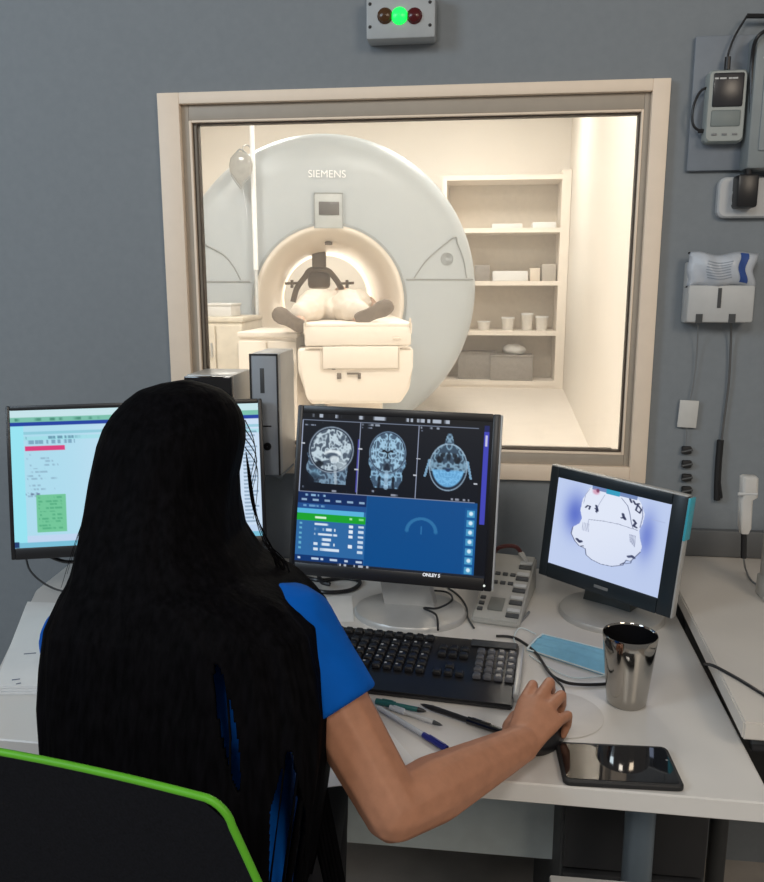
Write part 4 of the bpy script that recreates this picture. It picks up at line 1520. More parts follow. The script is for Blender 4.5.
# intercom console
dpn = thing('intercom_console', 'light grey intercom console with key rows between the middle and right monitors', 'intercom', (.04, 1.58, DZ), R(-8))
q0 = P(494, 628, z=DZ)
DM = Matrix.Translation((q0.x + .024, q0.y + .115, DZ)) @ Matrix.Rotation(R(-12), 4, 'Z')
mb = MB()
mb.prism([(-.048, -.11, 0.0005), (-.048, -.11, .012), (-.048, .105, .078), (-.048, .118, .070), (-.048, .118, .0005)], (.096, 0, 0), DM)
bmesh.ops.bevel(mb.bm, geom=list(mb.bm.edges), offset=.004, segments=2, affect='EDGES')
mb.build('console_body', mat('warm_grey_console', (.40, .40, .38), .5), dpn)
SL = math.atan2(.066, .215)
FM = DM @ Matrix.Translation((0, -.11, .0125)) @ Matrix.Rotation(SL, 4, 'X')
MB().box((-.006, .05, .0005), (.030, .040, .003), .001, M=FM).build('display', mat('console_display', (.18, .19, .18), .3), dpn)
for k in range(5):
    MB().box((.031, .02 + k * .040, .001), (.026, .012, .004), .001, M=FM).build('talk_key', M_DGREY, dpn)
    MB().box((.031, .036 + k * .040, .001), (.026, .010, .003), .001, M=FM).build('name_strip', M_LGREY, dpn)
for j in range(3):
    for (x, y) in ((-.036, .03 + j * .018), (-.006 + (j - 1) * .016, .12), (-.006 + (j - 1) * .016, .15)):
        MB().box((x, y, .001), (.011, .009, .004), .001, M=FM).build('small_key', M_DGREY, dpn)
gy = (FM @ Vector((0, .2, .01))).y
mb = MB()
mb.tube(smooth_path([FM @ Vector((-.045, .205, .0)), P(497, 549, y=gy), P(506, 546, y=gy), P(516, 547, y=gy), P(521, 553, y=gy)], 6), .0045, 8)
mb.build('gooseneck', M_MAROON, dpn)
mb = MB()
mb.hull([(P(521, 553, y=gy), (.007, .007, .005)), (P(526, 561, y=gy - .003), .005)], 1)
mb.build('microphone', M_SILVER, dpn)

# cables on the desk


def cable(pts, r_, m, label, name='cable', n=8, cat='cable', zs=None):
    pp = []
    for i, (a, b) in enumerate(pts):
        z = DZ + r_ + .0005 + (zs[i] if zs else 0)
        pp.append(P(a, b, z=z))
    o = MB().tube(smooth_path(pp, n), r_, 8).build(name, m)
    return tag(o, label, cat)


cable([(496, 636), (515, 638), (535, 652), (549, 672), (560, 680), (575, 684), (604, 684), (640, 678)], .0026, M_BLACK, 'black cable running from the intercom console around behind the tumbler', zs=(0, 0, 0, .0025, .002, .001, 0, 0))
cable([(549, 672), (556, 680), (563, 688), (565, 700)], .002, M_BLACKM, 'thin black mouse cable leading into the hand', zs=(.007, .007, .010, .012))
cable([(420, 590), (446, 592), (452, 600), (438, 608), (424, 608), (436, 615), (438, 630)], .0022, M_BLACK, 'black cable squiggle right of the middle monitor stand', zs=(.004, .004, .02, .02, .018, .02, .024))
cable([(448, 588), (458, 595), (466, 606), (468, 618), (474, 628)], .002, M_DGREY, 'thin dark cable curving from the middle monitor to the intercom console')
cable([(298, 574), (318, 580), (345, 578), (360, 582), (350, 590), (325, 592), (305, 586), (298, 578)], .0045, M_BLACK, 'coiled black cable lying behind the left edge of the middle monitor', n=10)
cable([(318, 574), (322, 582), (330, 584)], .005, M_BLACK, 'short black plug lead on top of the coiled cable', zs=(.01, .01, .010))
cable([(520, 622), (526, 616), (529, 612)], .0026, M_GREY, 'short grey stub of cable beside the intercom console')

# ================================================================== WALL ITEMS (right)
WF = WY - .001


def wp(px, py, off=0.0):
    return P(px, py, y=WF - off)


def wbox(px0, py0, px1, py1, dep, bev=.004):
    a, b = wp(px0, py0, dep), wp(px1, py1, dep)
    return MB().box(((a.x + b.x) / 2, WF - dep / 2, (a.z + b.z) / 2), (abs(b.x - a.x), dep, abs(a.z - b.z)), bev)


# warning lamp box
c = wp(400, 19, .05)
lb_ = thing('signal_lamp_box', 'grey signal box with a lit green lamp above the window', 'signal lamp', (c.x, WF, c.z))
wbox(366, -6, 435, 37, .05, .004).build('housing', mat('grey_signal_box', (.40, .43, .45), .45), lb_)
wbox(368, -5, 434, 39, .014, .002).build('back_plate', M_DGREY, lb_)
for px, m, e in ((385, M_AMBL, 'dark amber lens, unlit'), (399.5, M_GLOW, 'glowing green lens'), (414.5, M_REDL, 'dark red lens, unlit')):
    p = wp(px, 16, .05)
    rr_ = .0145 if m is not M_GLOW else .0155
    o = MB().lathe([(rr_ * 1.1, 0), (rr_ * 1.1, .002), (rr_, .003), (rr_ * .9, .007), (rr_ * .5, .0105), (.0005, .0115)], Matrix.Translation(p) @ Matrix.Rotation(PI / 2, 4, 'X'), 28).build('lens', m, lb_)
    o['label'] = e
for px, py in ((370, 4), (430, 2), (370, 27), (430, 25)):
    p = wp(px, py, .05)
    MB().lathe([(.0035, 0), (.003, .0015), (.0005, .002)], Matrix.Translation(p) @ Matrix.Rotation(PI / 2, 4, 'X'), 10).build('screw', M_BLACKM, lb_)

# wall plate, handheld unit
o = wbox(696, 36, 757, 170, .012, .003).build('wall_plate', M_PANEL)
tag(o, 'flat blue-grey plate on the wall behind the handheld unit', 'wall plate')
c = wp(726, 106, .045)
hu = thing('handheld_unit', 'pale grey handheld unit with a dark screen on the wall plate', 'handheld device', (c.x, WF - .012, c.z))
a, b = wp(709, 70, .042), wp(743, 142, .042)
HM = frame_m((((a.x + b.x) / 2), WF - .029, (a.z + b.z) / 2), (1, 0, 0), (.02, 0, 1))
w_, h_ = b.x - a.x, a.z - b.z
rs = []
for y, g in ((.014, -.003), (.010, 0), (-.010, 0), (-.015, -.003)):
    rs.append([HM @ Vector((x, y, z)) for x, z in rrect(w_ + 2 * g, h_ + 2 * g, .010)])
MB().rings(rs, True, True, True).build('unit_case', mat('pale_unit_plastic', (.30, .34, .34), .4), hu)
sc2 = MB().box((.001, -.0155, h_ * .22), (w_ * .76, .003, h_ * .46), .0025, M=HM).build('screen', mat('dark_unit_screen', (.025, .025, .03), .3), hu)
mb = MB()
for k, (u, w2) in enumerate(((-.30, .1), (-.14, .16), (.04, .08), (.16, .14))):
    mb.box((u * w_, -.0173, h_ * .375), (w2 * w_, .001, .003), 0, M=HM)
mb.build('screen_writing', M_LGREY, sc2)
for k in range(3):
    MB().box(((k - 1) * w_ * .26, -.0155, -h_ * .39), (w_ * .13, .003, .004), .001, M=HM).build('button', M_GREY, hu)
MB().box((0, -.0152, -h_ * .17), (w_ * .74, .002, h_ * .22), .002, M=HM).build('lower_panel', mat('unit_panel', (.20, .235, .235), .5), hu)
# cables
o = MB().tube(smooth_path([wp(727, 70, .03), wp(728, 55, .03), wp(735, 36, .028), wp(747, 16, .026)], 8), .0022, 8).tube([wp(727, 70, .03), wp(728, 57, .03)], .006, 10).tube([wp(747, 16, .026), wp(780, 16, .026)], .0048, 8).build('cable', M_BLACK)
tag(o, 'black cable with thick plug rising from the top of the handheld unit', 'cable')
o = MB().tube(smooth_path([wp(708, 131, .034), wp(700, 131, .03), wp(693, 124, .028), wp(693, 108, .028), wp(700, 92, .028), wp(709, 87, .032)], 8), .0026, 8).tube([wp(708, 131, .034), wp(698, 131, .03)], .0045, 8).build('cable', M_BLACK)
tag(o, 'black cable looping out of the left side of the handheld unit', 'cable')
o = MB().tube(smooth_path([wp(770, 28, .07), wp(757, 38, .07), wp(752, 60, .052), wp(751, 110, .05), wp(749, 150, .048), wp(748.5, 178, .045)], 8), .0036, 8).build('cable', M_BLACK)
tag(o, 'black charger cable running down to the plug on the socket', 'cable')
# box at the frame edge
bx2 = thing('wall_box', 'pale box on the wall at the right frame edge', 'box', (wp(772, 100).x, WF, wp(772, 100).z))
wbox(757.5, 32, 800, 168, .06, .008).build('housing', mat('pale_wall_box', (.24, .27, .28), .5), bx2)
wbox(766, 60, 795, 150, .064, .003).build('cover', mat('pale_wall_box_cover', (.28, .31, .32), .5), bx2)
# socket and plug
sk2 = thing('wall_socket', 'white double wall socket with rounded ends', 'socket', (wp(760, 197).x, WF, wp(760, 197).z))
a, b = wp(720, 177, .02), wp(800, 217, .02)
rs = []
for y, g in ((WF, 0), (WF - .015, 0), (WF - .019, -.003)):
    rs.append([Vector(((a.x + b.x) / 2 + x, y, (a.z + b.z) / 2 + z)) for x, z in rrect(b.x - a.x + 2 * g, a.z - b.z + 2 * g, .016)])
MB().rings(rs, True, True, True).build('socket_plate', mat('socket_white', (.50, .52, .54), .4), sk2)
mb = MB()
for px in (740, 784):
    p = wp(px, 198, .021)
    mb.lathe([(.021, 0), (.021, .002), (.018, .002), (.018, .0005), (.0005, .0005)], Matrix.Translation(p) @ Matrix.Rotation(PI / 2, 4, 'X'), 28)
mb.build('outlet', M_LGREY, sk2)
c = wp(747, 190, .04)
pl = thing('plug_adapter', 'black plug adapter in the white wall socket', 'plug', (c.x, WF - .02, c.z))
mb = wbox(739, 174, 757.5, 207, .055, .005)
mb.build('plug_body', M_BLACK, pl)
mb = MB()
p = wp(742, 197, .03)
mb.lathe([(.0005, 0), (.015, 0), (.016, .02), (.013, .027), (.0005, .027)], Matrix.Translation(p + Vector((0, .006, 0))) @ Matrix.Rotation(PI / 2, 4, 'X'), 24)
mb.build('plug_head', M_BLACKM, pl)
mb = MB().tube([wp(748.5, 178, .045), wp(748.5, 168, .045)], .006, 10)
mb.build('strain_relief', M_BLACKM, pl)

# dispenser with wipes
ds_ = thing('glove_holder', 'white slotted wall holder right of the window', 'wall holder', (wp(722, 305).x, WF, wp(722, 305).z))
wbox(689, 285, 753, 323, .05, .006).build('holder_body', mat('holder_white', (.52, .53, .53), .45), ds_)
wbox(688, 262, 700, 323, .03, .004).build('side_cheek', MATS['holder_white'], ds_)
for (px0, px1, py0, py1) in ((718.5, 720.5, 288, 308), (696, 702, 314, 323), (729, 735, 314, 323)):
    a, b = wp(px0, py0, .0505), wp(px1, py1, .0505)
    MB().box(((a.x + b.x) / 2, WF - .0505, (a.z + b.z) / 2), (b.x - a.x, .002, a.z - b.z)).build('slot', M_DGREY, ds_)
wp_ = thing('wipes_pack', 'white soft pack with a blue stripe on the wall holder', 'pack', (wp(722, 285, .03).x, WF - .03, wp(722, 286, .03).z))
a, b = wp(689, 253, .05), wp(757, 289, .05)
pw_, ph2 = b.x - a.x, a.z - b.z
pcx_, pcz_ = (a.x + b.x) / 2, (a.z + b.z) / 2 + .002
N1, N2 = 26, 14


def pack_pt(u, v, s):
    bul = (max(0, 1 - abs(2 * u - 1) ** 2.5) * max(0, 1 - abs(2 * v - 1) ** 2.5)) ** .5
    wig = .0035 * math.sin(u * 17 + v * 5) * s * bul
    xx = pcx_ + (u - .5) * pw_ * (1 - .05 * math.sin(v * PI)) + .003 * math.sin(v * 9)
    zz = pcz_ + (v - .5) * ph2 * (1 - .08 * math.sin(u * PI)) + .003 * math.sin(u * 11)
    return Vector((xx, WF - .036 - s * (.024 * bul + .0005) - wig, zz))


mb = MB()
for s in (1, -1):
    mb.rings([[pack_pt(i / N1, j / N2, s) for i in range(N1 + 1)] for j in range(N2 + 1)], False)
bmesh.ops.remove_doubles(mb.bm, verts=list(mb.bm.verts), dist=.0012)
mb.build('pouch', mat('pack_film', (.52, .56, .62), .35, var=.06, scale=40, bump=.3), wp_, 180)
mb = MB()
mb.rings([[pack_pt(.72 + .12 * i / 6, .10 + .86 * j / 12, 1) + Vector((0, -.0012, 0)) for i in range(7)] for j in range(13)], False)
mb.build('blue_stripe', M_BLUEP, wp_, 180)
mb = MB()
for k in range(7):
    v = .25 + .08 * k
    mb.rings([[pack_pt(.25 + .36 * i / 8, v + .03 * j, 1) + Vector((0, -.001, 0)) for i in range(9)] for j in range(2)], False)
mb.build('small_print', mat('pale_grey_print', (.30, .34, .40), .6), wp_, 180)
# pull tag on a cord
o = thing('pull_tag', 'white card tag hanging on a thin cord below the wall holder', 'tag', wp(688, 414, .02))
MB().box((0, 0, 0), (wp(698, 414).x - wp(679, 414).x, .004, wp(688, 400).z - wp(688, 427).z), .001, M=frame_m(wp(688, 414, .008), (1, 0, -.04), (.05, 0, 1))).build('card', mat('tag_white', (.60, .60, .58), .5), o)
MB().tube(smooth_path([wp(698, 322, .03), wp(697, 350, .012), wp(694, 380, .008), wp(690, 401, .008)], 6), .0012, 6).tube([wp(687, 427, .008), wp(686, 446, .006)], .0012, 6).build('cord', M_GREY, o)
# row of black clips
for k, py in enumerate((450, 464, 477.5, 490)):
    lab = ['uppermost of the black clips below the white tag', 'second black clip from the top below the white tag', 'third black clip from the top below the white tag', 'lowest black clip, just above the right monitor'][k]
    t = thing('cord_clip', lab, 'clip', wp(686.5, py, .006), 0, 'black cord clips on the wall')
    c = wp(686.5, py, .006)
    MB().box(c, (.021, .012, .017), .003).build('clip_body', M_BLACKM, t)
    MB().tube([c + Vector((-.012, -.005, -.004)), c + Vector((.012, -.005, .002))], .003, 8).build('clip_bar', M_DGREY, t)
    if k < 3:
        pass
o = MB().tube(smooth_path([wp(731, 318, .05), wp(731, 335, .014), wp(729, 380, .008), wp(724, 420, .007), wp(721, 445, .007)], 8), .0024, 8).build('cord', mat('grey_cord', (.11, .11, .11), .5))
tag(o, 'thin grey cord hanging from the right slot of the wall holder', 'cord')
o = thing('strap_end', 'black strap end hanging at the bottom of the grey cord', 'strap', wp(719, 470, .01))
MB().tube(smooth_path([wp(720.5, 440, .008), wp(718, 470, .008), wp(717, 500, .008)], 6), [.0075] * 13, 8).build('strap', M_BLACKM, o)
MB().tube([wp(719, 482, .013), wp(721, 498, .013)], .004, 8).build('strap_loop', M_BLACK, o)

# probe on the right desk
py_ = 1.62
pp = thing('pump_stand', 'white upright stand at the right frame edge on the raised desk', 'stand', P(768, 600, z=D2Z))
c = P(764, 598, z=D2Z)
ztp = P(764, 474, y=c.y).z
MB().box((c.x + .012, c.y, (D2Z + ztp) / 2), (.034, .05, ztp - D2Z), .004).build('column', mat('stand_grey', (.46, .45, .42), .45), pp)
MB().box((c.x + .014, c.y - .002, D2Z + .022), (.046, .062, .044), .005).build('foot', MATS['stand_grey'], pp)
hp = thing('hand_probe', 'white hand probe hung on the stand above the raised desk', 'probe', P(746, 515, y=c.y - .02))
yy = c.y - .02
mb = MB()
a_, b_ = P(738, 476, y=yy), P(759, 497, y=yy)
rs = []
for px, py, hw_, hd_ in ((749, 475.5, .012, .010), (749, 477, .0145, .014), (748.5, 496, .0145, .014), (745.5, 499, .0112, .012), (744.5, 527, .0105, .011), (744, 533, .007, .008)):
    c_ = P(px, py, y=yy)
    rs.append([c_ + Vector((x, y, 0)) for x, y in rrect(hw_ * 2, hd_ * 2, hw_ * .45, 4)])
mb.rings(rs, True, True, True)
mb.build('probe_body', mat('probe_white', (.62, .61, .59), .4), hp, 50)
MB().tube([P(738, 494, y=yy - .012), P(757, 494, y=yy - .012)], .003, 8).build('band', M_LGREY, hp)
MB().tube([P(744, 532, y=yy), P(743.5, 558, y=yy)], .0055, 10).build('strain_relief', M_BLACK, hp)
o = MB().tube(smooth_path([P(743.5, 558, y=yy), P(746, 570, z=D2Z + .01), P(753, 582, z=D2Z + .004), P(772, 592, z=D2Z + .004)], 8), .002, 8).build('cable', M_GREY)
tag(o, 'thin grey cable from the hand probe across the raised desk', 'cable')
o = MB().tube(smooth_path([P(704, 664, z=D2Z + .003), P(714, 666, z=D2Z + .003), P(735, 677, z=D2Z + .003), P(750, 686, z=D2Z + .003), P(780, 705, z=D2Z + .003)], 8), .0027, 8).build('cable', M_BLACK)
tag(o, 'black cable crossing the raised desk from its left edge', 'cable')
# small dark connector under the raised desk's front
o = thing('tray', 'black tray under the front of the raised desk', 'tray', P(770, 745, y=1.12))
c = P(790, 752, y=1.16)
MB().box((c.x + .05, 1.25, .735), (.24, .26, .014), .003).build('tray_floor', M_BLACK, o)
MB().box((c.x + .05, 1.125, .745), (.24, .008, .034), .002).build('tray_lip', M_DGREY, o)

# ================================================================== CHAIR
cr = P(233, 804, y=.585)
clf = P(0, 763, z=cr.z)
cx_ = (cr - clf)
cx_.z = 0
cx_.normalize()
slope = (cr - clf).z / ((cr - clf).xy.length)
BW = .50
cup = Vector((0, 0, 1))
ctop = cr - cx_ * (BW / 2)
cback = Vector((cx_.y, -cx_.x, 0))            # towards the viewer
CM = frame_m(Vector((ctop.x, ctop.y, cr.z)), cx_, cup + cback * .12)
cfw = -cback
seatc = Vector((ctop.x, ctop.y, 0)) + cfw * .27
ch = thing('office_chair', 'dark office chair with lime green piping behind the seated woman', 'chair', (seatc.x, seatc.y, 0), math.atan2(cx_.y, cx_.x))
BH = .46
outl = []
for k in range(11):       # top edge rises a little towards the middle
    t = k / 10
    outl.append((-BW / 2 + .045 + (BW - .09) * t, 0.002 + .03 * math.sin(t * PI) + .0))
cor = lambda cx, cz, r_, a0, a1, n=6: [(cx + r_ * math.cos(a0 + (a1 - a0) * k / n), cz + r_ * math.sin(a0 + (a1 - a0) * k / n)) for k in range(n + 1)]
pts = []
pts += [(-BW / 2 + .045 + (BW - .09) * k / 16, .003 * math.sin(k / 16 * PI)) for k in range(17)]
pts += cor(BW / 2 - .030, -.027, .027, PI / 2 - .2, .12)
pts += [(BW / 2 + dx, z) for dx, z in ((.010, -.06), (.028, -.11), (.040, -.16), (.046, -.22), (.044, -.28), (.032, -.34))]
pts += cor(BW / 2 - .03, -BH + .06, .05, 0, -PI / 2)
pts += [(x * .1, -BH + .01) for x in (1, 0, -1)]
pts += cor(-BW / 2 + .03, -BH + .06, .05, -PI / 2, -PI)
pts += [(-BW / 2 - dx, z) for dx, z in ((.032, -.34), (.044, -.28), (.046, -.22), (.040, -.16), (.028, -.11), (.010, -.06))]
pts += cor(-BW / 2 + .030, -.027, .027, PI - .12, PI / 2 + .2)


def bend(x):
    return -.010 * (x / (BW / 2)) ** 2 + .010


front = [CM @ Vector((x, -.012 + bend(x), z)) for x, z in pts]
back = [CM @ Vector((x, .018 + bend(x), z)) for x, z in pts]
mb = MB()
# bent panel: strip the outline across columns
cols = 24
gridf, gridb = [], []


def zr(x):
    zs = []
    n = len(pts)
    for i in range(n):
        (x0, z0), (x1, z1) = pts[i], pts[(i + 1) % n]
        if (x0 - x) * (x1 - x) <= 0 and abs(x1 - x0) > 1e-7:
            zs.append(z0 + (z1 - z0) * (x - x0) / (x1 - x0))
    return (max(zs), min(zs)) if zs else (0, 0)


xmx = max(p[0] for p in pts) - .001
ringsF = []
for i in range(cols + 1):
    x = -xmx + 2 * xmx * i / cols
    zt, zb2 = zr(x)
    ringsF.append([(x, zt + (zb2 - zt) * j / 20) for j in range(21)])
mb.rings([[CM @ Vector((x, -.003 + bend(x), z)) for x, z in r_] for r_ in ringsF], False)
mb.rings([[CM @ Vector((x, .003 + bend(x), z)) for x, z in r_] for r_ in ringsF], False)
bpanel = mb.build('backrest', M_CHAIR, ch, 60)
mb = MB()
loop = [CM @ Vector((x, bend(x), z)) for x, z in pts]
mb.tube(loop + [loop[0]], .0036, 8)
mb.build('piping', M_GREEN, bpanel, 60)
SM = frame_m(Vector((seatc.x, seatc.y, .44)), cx_, (0, 0, 1))
mb = MB().box((0, .02, 0), (.48, .46, .07), .03, M=SM, seg=4)
mb.build('seat', M_CHAIR, ch)
mb = MB()
mb.tube(smooth_path([SM @ Vector((0, 0, -.04)), SM @ Vector((0, -.22, -.045)), SM @ Vector((0, -.305, .03)), CM @ Vector((0, -.02, -BH + .12))], 8), .022, 10)
mb.build('back_support', M_BLACK, ch)
MB().lathe([(.026, .07), (.026, .28), (.018, .28), (.018, .40), (.09, .405)], Matrix.Translation((seatc.x, seatc.y, 0)), 24).build('gas_lift', M_BLACK, ch)
for k in range(5):
    a = k * 2 * PI / 5 + .3
    e = Vector((seatc.x + .29 * math.cos(a), seatc.y + .29 * math.sin(a), .075))
    MB().tube([(seatc.x, seatc.y, .105), e], [.024, .015], 10).build('foot', M_BLACK, ch)
    MB().lathe([(.001, -.018), (.024, -.018), (.028, 0), (.024, .018), (.001, .018)], Matrix.Translation((e.x, e.y, .028)) @ Matrix.Rotation(a, 4, 'Z') @ Matrix.Rotation(PI / 2, 4, 'X'), 18).build('caster', M_BLACKM, ch)

# ================================================================== THE WOMAN
HY = 1.02
SY = .925
htop = P(182, 386, y=HY)
hc = Vector((P(176, 440, y=HY).x, HY, htop.z - .118))
shR = P(292, 628, y=SY)
shL = P(84, 640, y=SY)
mid = (shR + shL) / 2
shR.z = max(shR.z, shL.z)
elb = P(394, 810, y=.845)
wri = P(521, 744, z=DZ + .042)
hips = Vector((mid.x + .012, .79, .54))
chest = Vector((mid.x, SY - .02, shR.z - .10))
neckb = Vector((mid.x + .01, SY + .01, shR.z + .045))
elbL = Vector((shL.x + .02, .93, shL.z - .27))
wriL = Vector((-.27, 1.16, DZ + .04))
print('shoulders', tuple(shR), tuple(shL), 'upper', (elb - shR).length, 'fore', (wri - elb).length, 'hc', tuple(hc), 'elb', tuple(elb), 'wri', tuple(wri))


def arm_balls(mb, s, e, w, k=1.0):
    ax = (e - s)
    mb.hull([(s, .046 * k), (s.lerp(e, .35), .043 * k), (e, .036 * k)])
    fx = (w - e).normalized()
    mb.hull([(e, .036 * k), (e.lerp(w, .28), .040 * k)])
    mb.hull([(e.lerp(w, .28), .040 * k), (e.lerp(w, .62), .032 * k), (w, .0245 * k)])


def hand(mb, w, dirv, up, side, thumb_side, curl=1.0, big=1.0, nails=None):
    """palm and five bent fingers; dirv points to the fingers, side to the thumb"""
    Rm = Matrix((side, dirv, up)).transposed()

    def H(x, y, z):
        return w + side * (x * big) + dirv * (y * big) + up * (z * big)
    mb.hull([(H(.0, -.005, 0), (.025 * big, .02 * big, .018 * big), Rm), (H(.0, .03, .006), (.031 * big, .02 * big, .017 * big), Rm)])
    mb.hull([(H(.0, .03, .006), (.031 * big, .02 * big, .017 * big), Rm), (H(.026, .066, .012), .0108 * big), (H(.009, .073, .0165), .0110 * big), (H(-.010, .070, .014), .0106 * big), (H(-.026, .060, .008), .0096 * big), (H(.02, .064, -.004), .010 * big), (H(-.02, .06, -.006), .010 * big)])
    # fingers: (x at knuckle, y, z, lengths, splay)
    spec = ((.027, .070, .014, (.040, .026, .021), .10, .0085), (.009, .077, .0185, (.044, .029, .022), .015, .0088), (-.010, .074, .016, (.041, .027, .021), -.07, .0084), (-.028, .064, .009, (.032, .021, .018), -.17, .0076))
    tips = []
    for i, (x, y, z, ls, sp, r_) in enumerate(spec):
        ang = R((-2, 2, -4, -12)[i]) * curl
        p = Vector((x, y, z))
        ch_ = [(H(*p), r_ * 1.12 * big)]
        for k, l in enumerate(ls):
            p = p + Vector((math.sin(sp) * math.cos(ang), math.cos(sp) * math.cos(ang), math.sin(ang))) * l
            ang -= R((46, 30, 0)[k]) * curl
            rr_ = r_ * (1.0, .92, .78)[k] * big
            ch_.append((H(*p), rr_))
        for a, b in zip(ch_[:-1], ch_[1:]):
            mb.hull([a, b])
        # knuckle and joint swell
        mb.hull([(ch_[0][0] + up * .001, r_ * 1.2 * big)], 1)
        tips.append((ch_[-1][0], ch_[-2][0], rr_))
    # thumb leaves the side of the palm near its base
    t0, t1, t2, t3 = H(.020, .012, -.006), H(.033, .040, -.018), H(.037, .068, -.024), H(.034, .092, -.028)
    mb.hull([(t0, .014 * big), (t1, .0118 * big)])
    mb.hull([(t1, .0112 * big), (t2, .0102 * big)])
    mb.hull([(t2, .0100 * big), (t3, .0080 * big)])
    tips.append((t3, t2, .008 * big))
    return tips


mb = MB()
# torso
mb.hull([(hips, (.165, .115, .10)), (hips + Vector((0, .02, .12)), (.14, .10, .10))])
mb.hull([(hips + Vector((0, .02, .12)), (.135, .10, .10)), (chest + Vector((0, 0, -.06)), (.145, .10, .12))])
mb.hull([(chest, (.15, .10, .11)), (shR + Vector((-.05, 0, .0)), .05), (shL + Vector((.05, 0, .0)), .05)])
mb.hull([(shR + Vector((-.05, 0, .0)), .052), (shR, .047)])
mb.hull([(shL + Vector((.05, 0, .0)), .052), (shL, .047)])
mb.hull([(neckb, .052), (hc + Vector((0, .0, -.07)), .048)])
mb.hull([(neckb + Vector((.0, 0, -.01)), .055), (shR + Vector((-.08, 0, .02)), .04)])
mb.hull([(neckb + Vector((.0, 0, -.01)), .055), (shL + Vector((.08, 0, .02)), .04)])
# head, facing the screens (+y)
mb.hull([(hc + Vector((0, -.015, .03)), (.072, .088, .082)), (hc + Vector((0, .03, .0)), (.064, .062, .085))])
mb.hull([(hc + Vector((0, .03, -.02)), (.060, .056, .07)), (hc + Vector((0, .062, -.082)), (.026, .022, .018))])
mb.hull([(hc + Vector((0, .096, .012)), .008), (hc + Vector((0, .112, -.022)), .0105), (hc + Vector((0, .09, -.026)), .014)], 1)  # nose
mb.hull([(hc + Vector((-.016, .091, -.052)), .006), (hc + Vector((.016, .091, -.052)), .006), (hc + Vector((0, .096, -.049)), .006)], 1)
mb.hull([(hc + Vector((-.013, .089, -.060)), .006), (hc + Vector((.013, .089, -.060)), .006), (hc + Vector((0, .093, -.060)), .0065)], 1)
mb.hull([(hc + Vector((-.04, .078, .028)), .008), (hc + Vector((.04, .078, .028)), .008), (hc + Vector((0, .088, .028)), .008)], 1)
for s in (-1, 1):
    mb.hull([(hc + Vector((s * .074, .0, .015)), (.008, .016, .022)), (hc + Vector((s * .070, .005, -.02)), (.007, .010, .012))])
    mb.hull([(hc + Vector((s * .034, .070, -.015)), (.022, .022, .02))])
# arms
arm_balls(mb, shR, elb, wri, 1.04)
arm_balls(mb, shL, elbL, wriL, .95)
hd = (P(569, 690, z=DZ + .04) - wri)
hd.z = 0
hd.normalize()
hup = Vector((0, 0, 1))
hside = -(hd.cross(hup)).normalized()          # thumb to the left of the right hand
hup2 = (hup + hd * -.16).normalized()
hd2 = (hd + hup * .16).normalized()
roll_ = Matrix.Rotation(R(10), 3, hd2)
hup2 = roll_ @ hup2
hside = roll_ @ (-(hd2.cross(Vector((0, 0, 1)))).normalized())
tips = hand(mb, wri, hd2, hup2, hside, 1, 1.35, .98)
hdl = Vector((.25, 1, 0)).normalized()
tipsl = hand(mb, wriL, hdl, Vector((0, 0, 1)), hdl.cross(Vector((0, 0, 1))).normalized(), 1, .7, .95)
# legs under the desk
for s in (-1, 1):
    hj = hips + Vector((s * .085, .02, -.02))
    kn = hips + Vector((s * .085, .42, .0))
    an = hips + Vector((s * .085, .36, -.455))
    mb.hull([(hj, .088), (kn, .058)])
    mb.hull([(kn, .057), (kn.lerp(an, .35) + Vector((0, -.01, 0)), .055), (an, .037)])
    mb.hull([(an, .036), (an + Vector((0, .10, -.045)), (.038, .05, .028))])
body_me = remesh(mb, .0030, 3, .5)
woman = link('person', body_me, M_SKIN, None, 180)
tag(woman, 'woman with long black hair and blue shirt seated at the desk, holding a mouse', 'person')
# nails, eyes
mb = MB()
for tp, pv, r_ in tips[:5]:
    d = (tp - pv).normalized()
    mb.hull([(tp + d * r_ * .45 + hup2 * r_ * .55, (r_ * .55, r_ * .55, r_ * .3))], 1)
mb.build('fingernails', M_NAIL, woman)
mb = MB()
for s in (-1, 1):
    mb.hull([(hc + Vector((s * .031, .078, .010)), (.012, .008, .007))], 2)
mb.build('eyes', mat('eye_white', (.7, .68, .65), .2), woman)
mb = MB()
for s in (-1, 1):
    mb.hull([(hc + Vector((s * .031, .0845, .010)), (.0055, .003, .0055))], 2)
mb.build('irises', mat('dark_iris', (.02, .012, .008), .2), woman)
mb = MB()
mb.hull([(hc + Vector((-.018, .0985, -.054)), .0035), (hc + Vector((.018, .0985, -.054)), .0035), (hc + Vector((0, .102, -.057)), .006)], 1)
mb.build('lips', mat('lip_pink', (.40, .14, .12), .45), woman)

# shirt
mb = MB()
E_ = .010
mb.hull([(hips + Vector((0, 0, -.03)), (.165 + E_, .115 + E_, .07)), (hips + Vector((0, .02, .12)), (.14 + E_, .10 + E_, .10))])
mb.hull([(hips + Vector((0, .02, .12)), (.138 + E_, .10 + E_, .10)), (chest + Vector((0, 0, -.06)), (.145 + E_, .10 + E_, .12))])
mb.hull([(chest, (.15 + E_, .10 + E_, .11)), (shR + Vector((-.05, 0, .0)), .05 + E_), (shL + Vector((.05, 0, .0)), .05 + E_)])
mb.hull([(neckb + Vector((.0, 0, -.02)), .058 + E_), (shR + Vector((-.06, 0, .01)), .045 + E_)])
mb.hull([(neckb + Vector((.0, 0, -.02)), .058 + E_), (shL + Vector((.06, 0, .01)), .045 + E_)])
slv = shR.lerp(elb, .465)
mb.hull([(shR + Vector((-.05, 0, .0)), .052 + E_), (shR, .048 + E_)])
mb.hull([(shR, .048 + E_), (shR.lerp(elb, .30), .046 + E_)])
slvL = shL.lerp(elbL, .5)
mb.hull([(shL + Vector((.05, 0, .0)), .052 + E_), (shL, .047 + E_)])
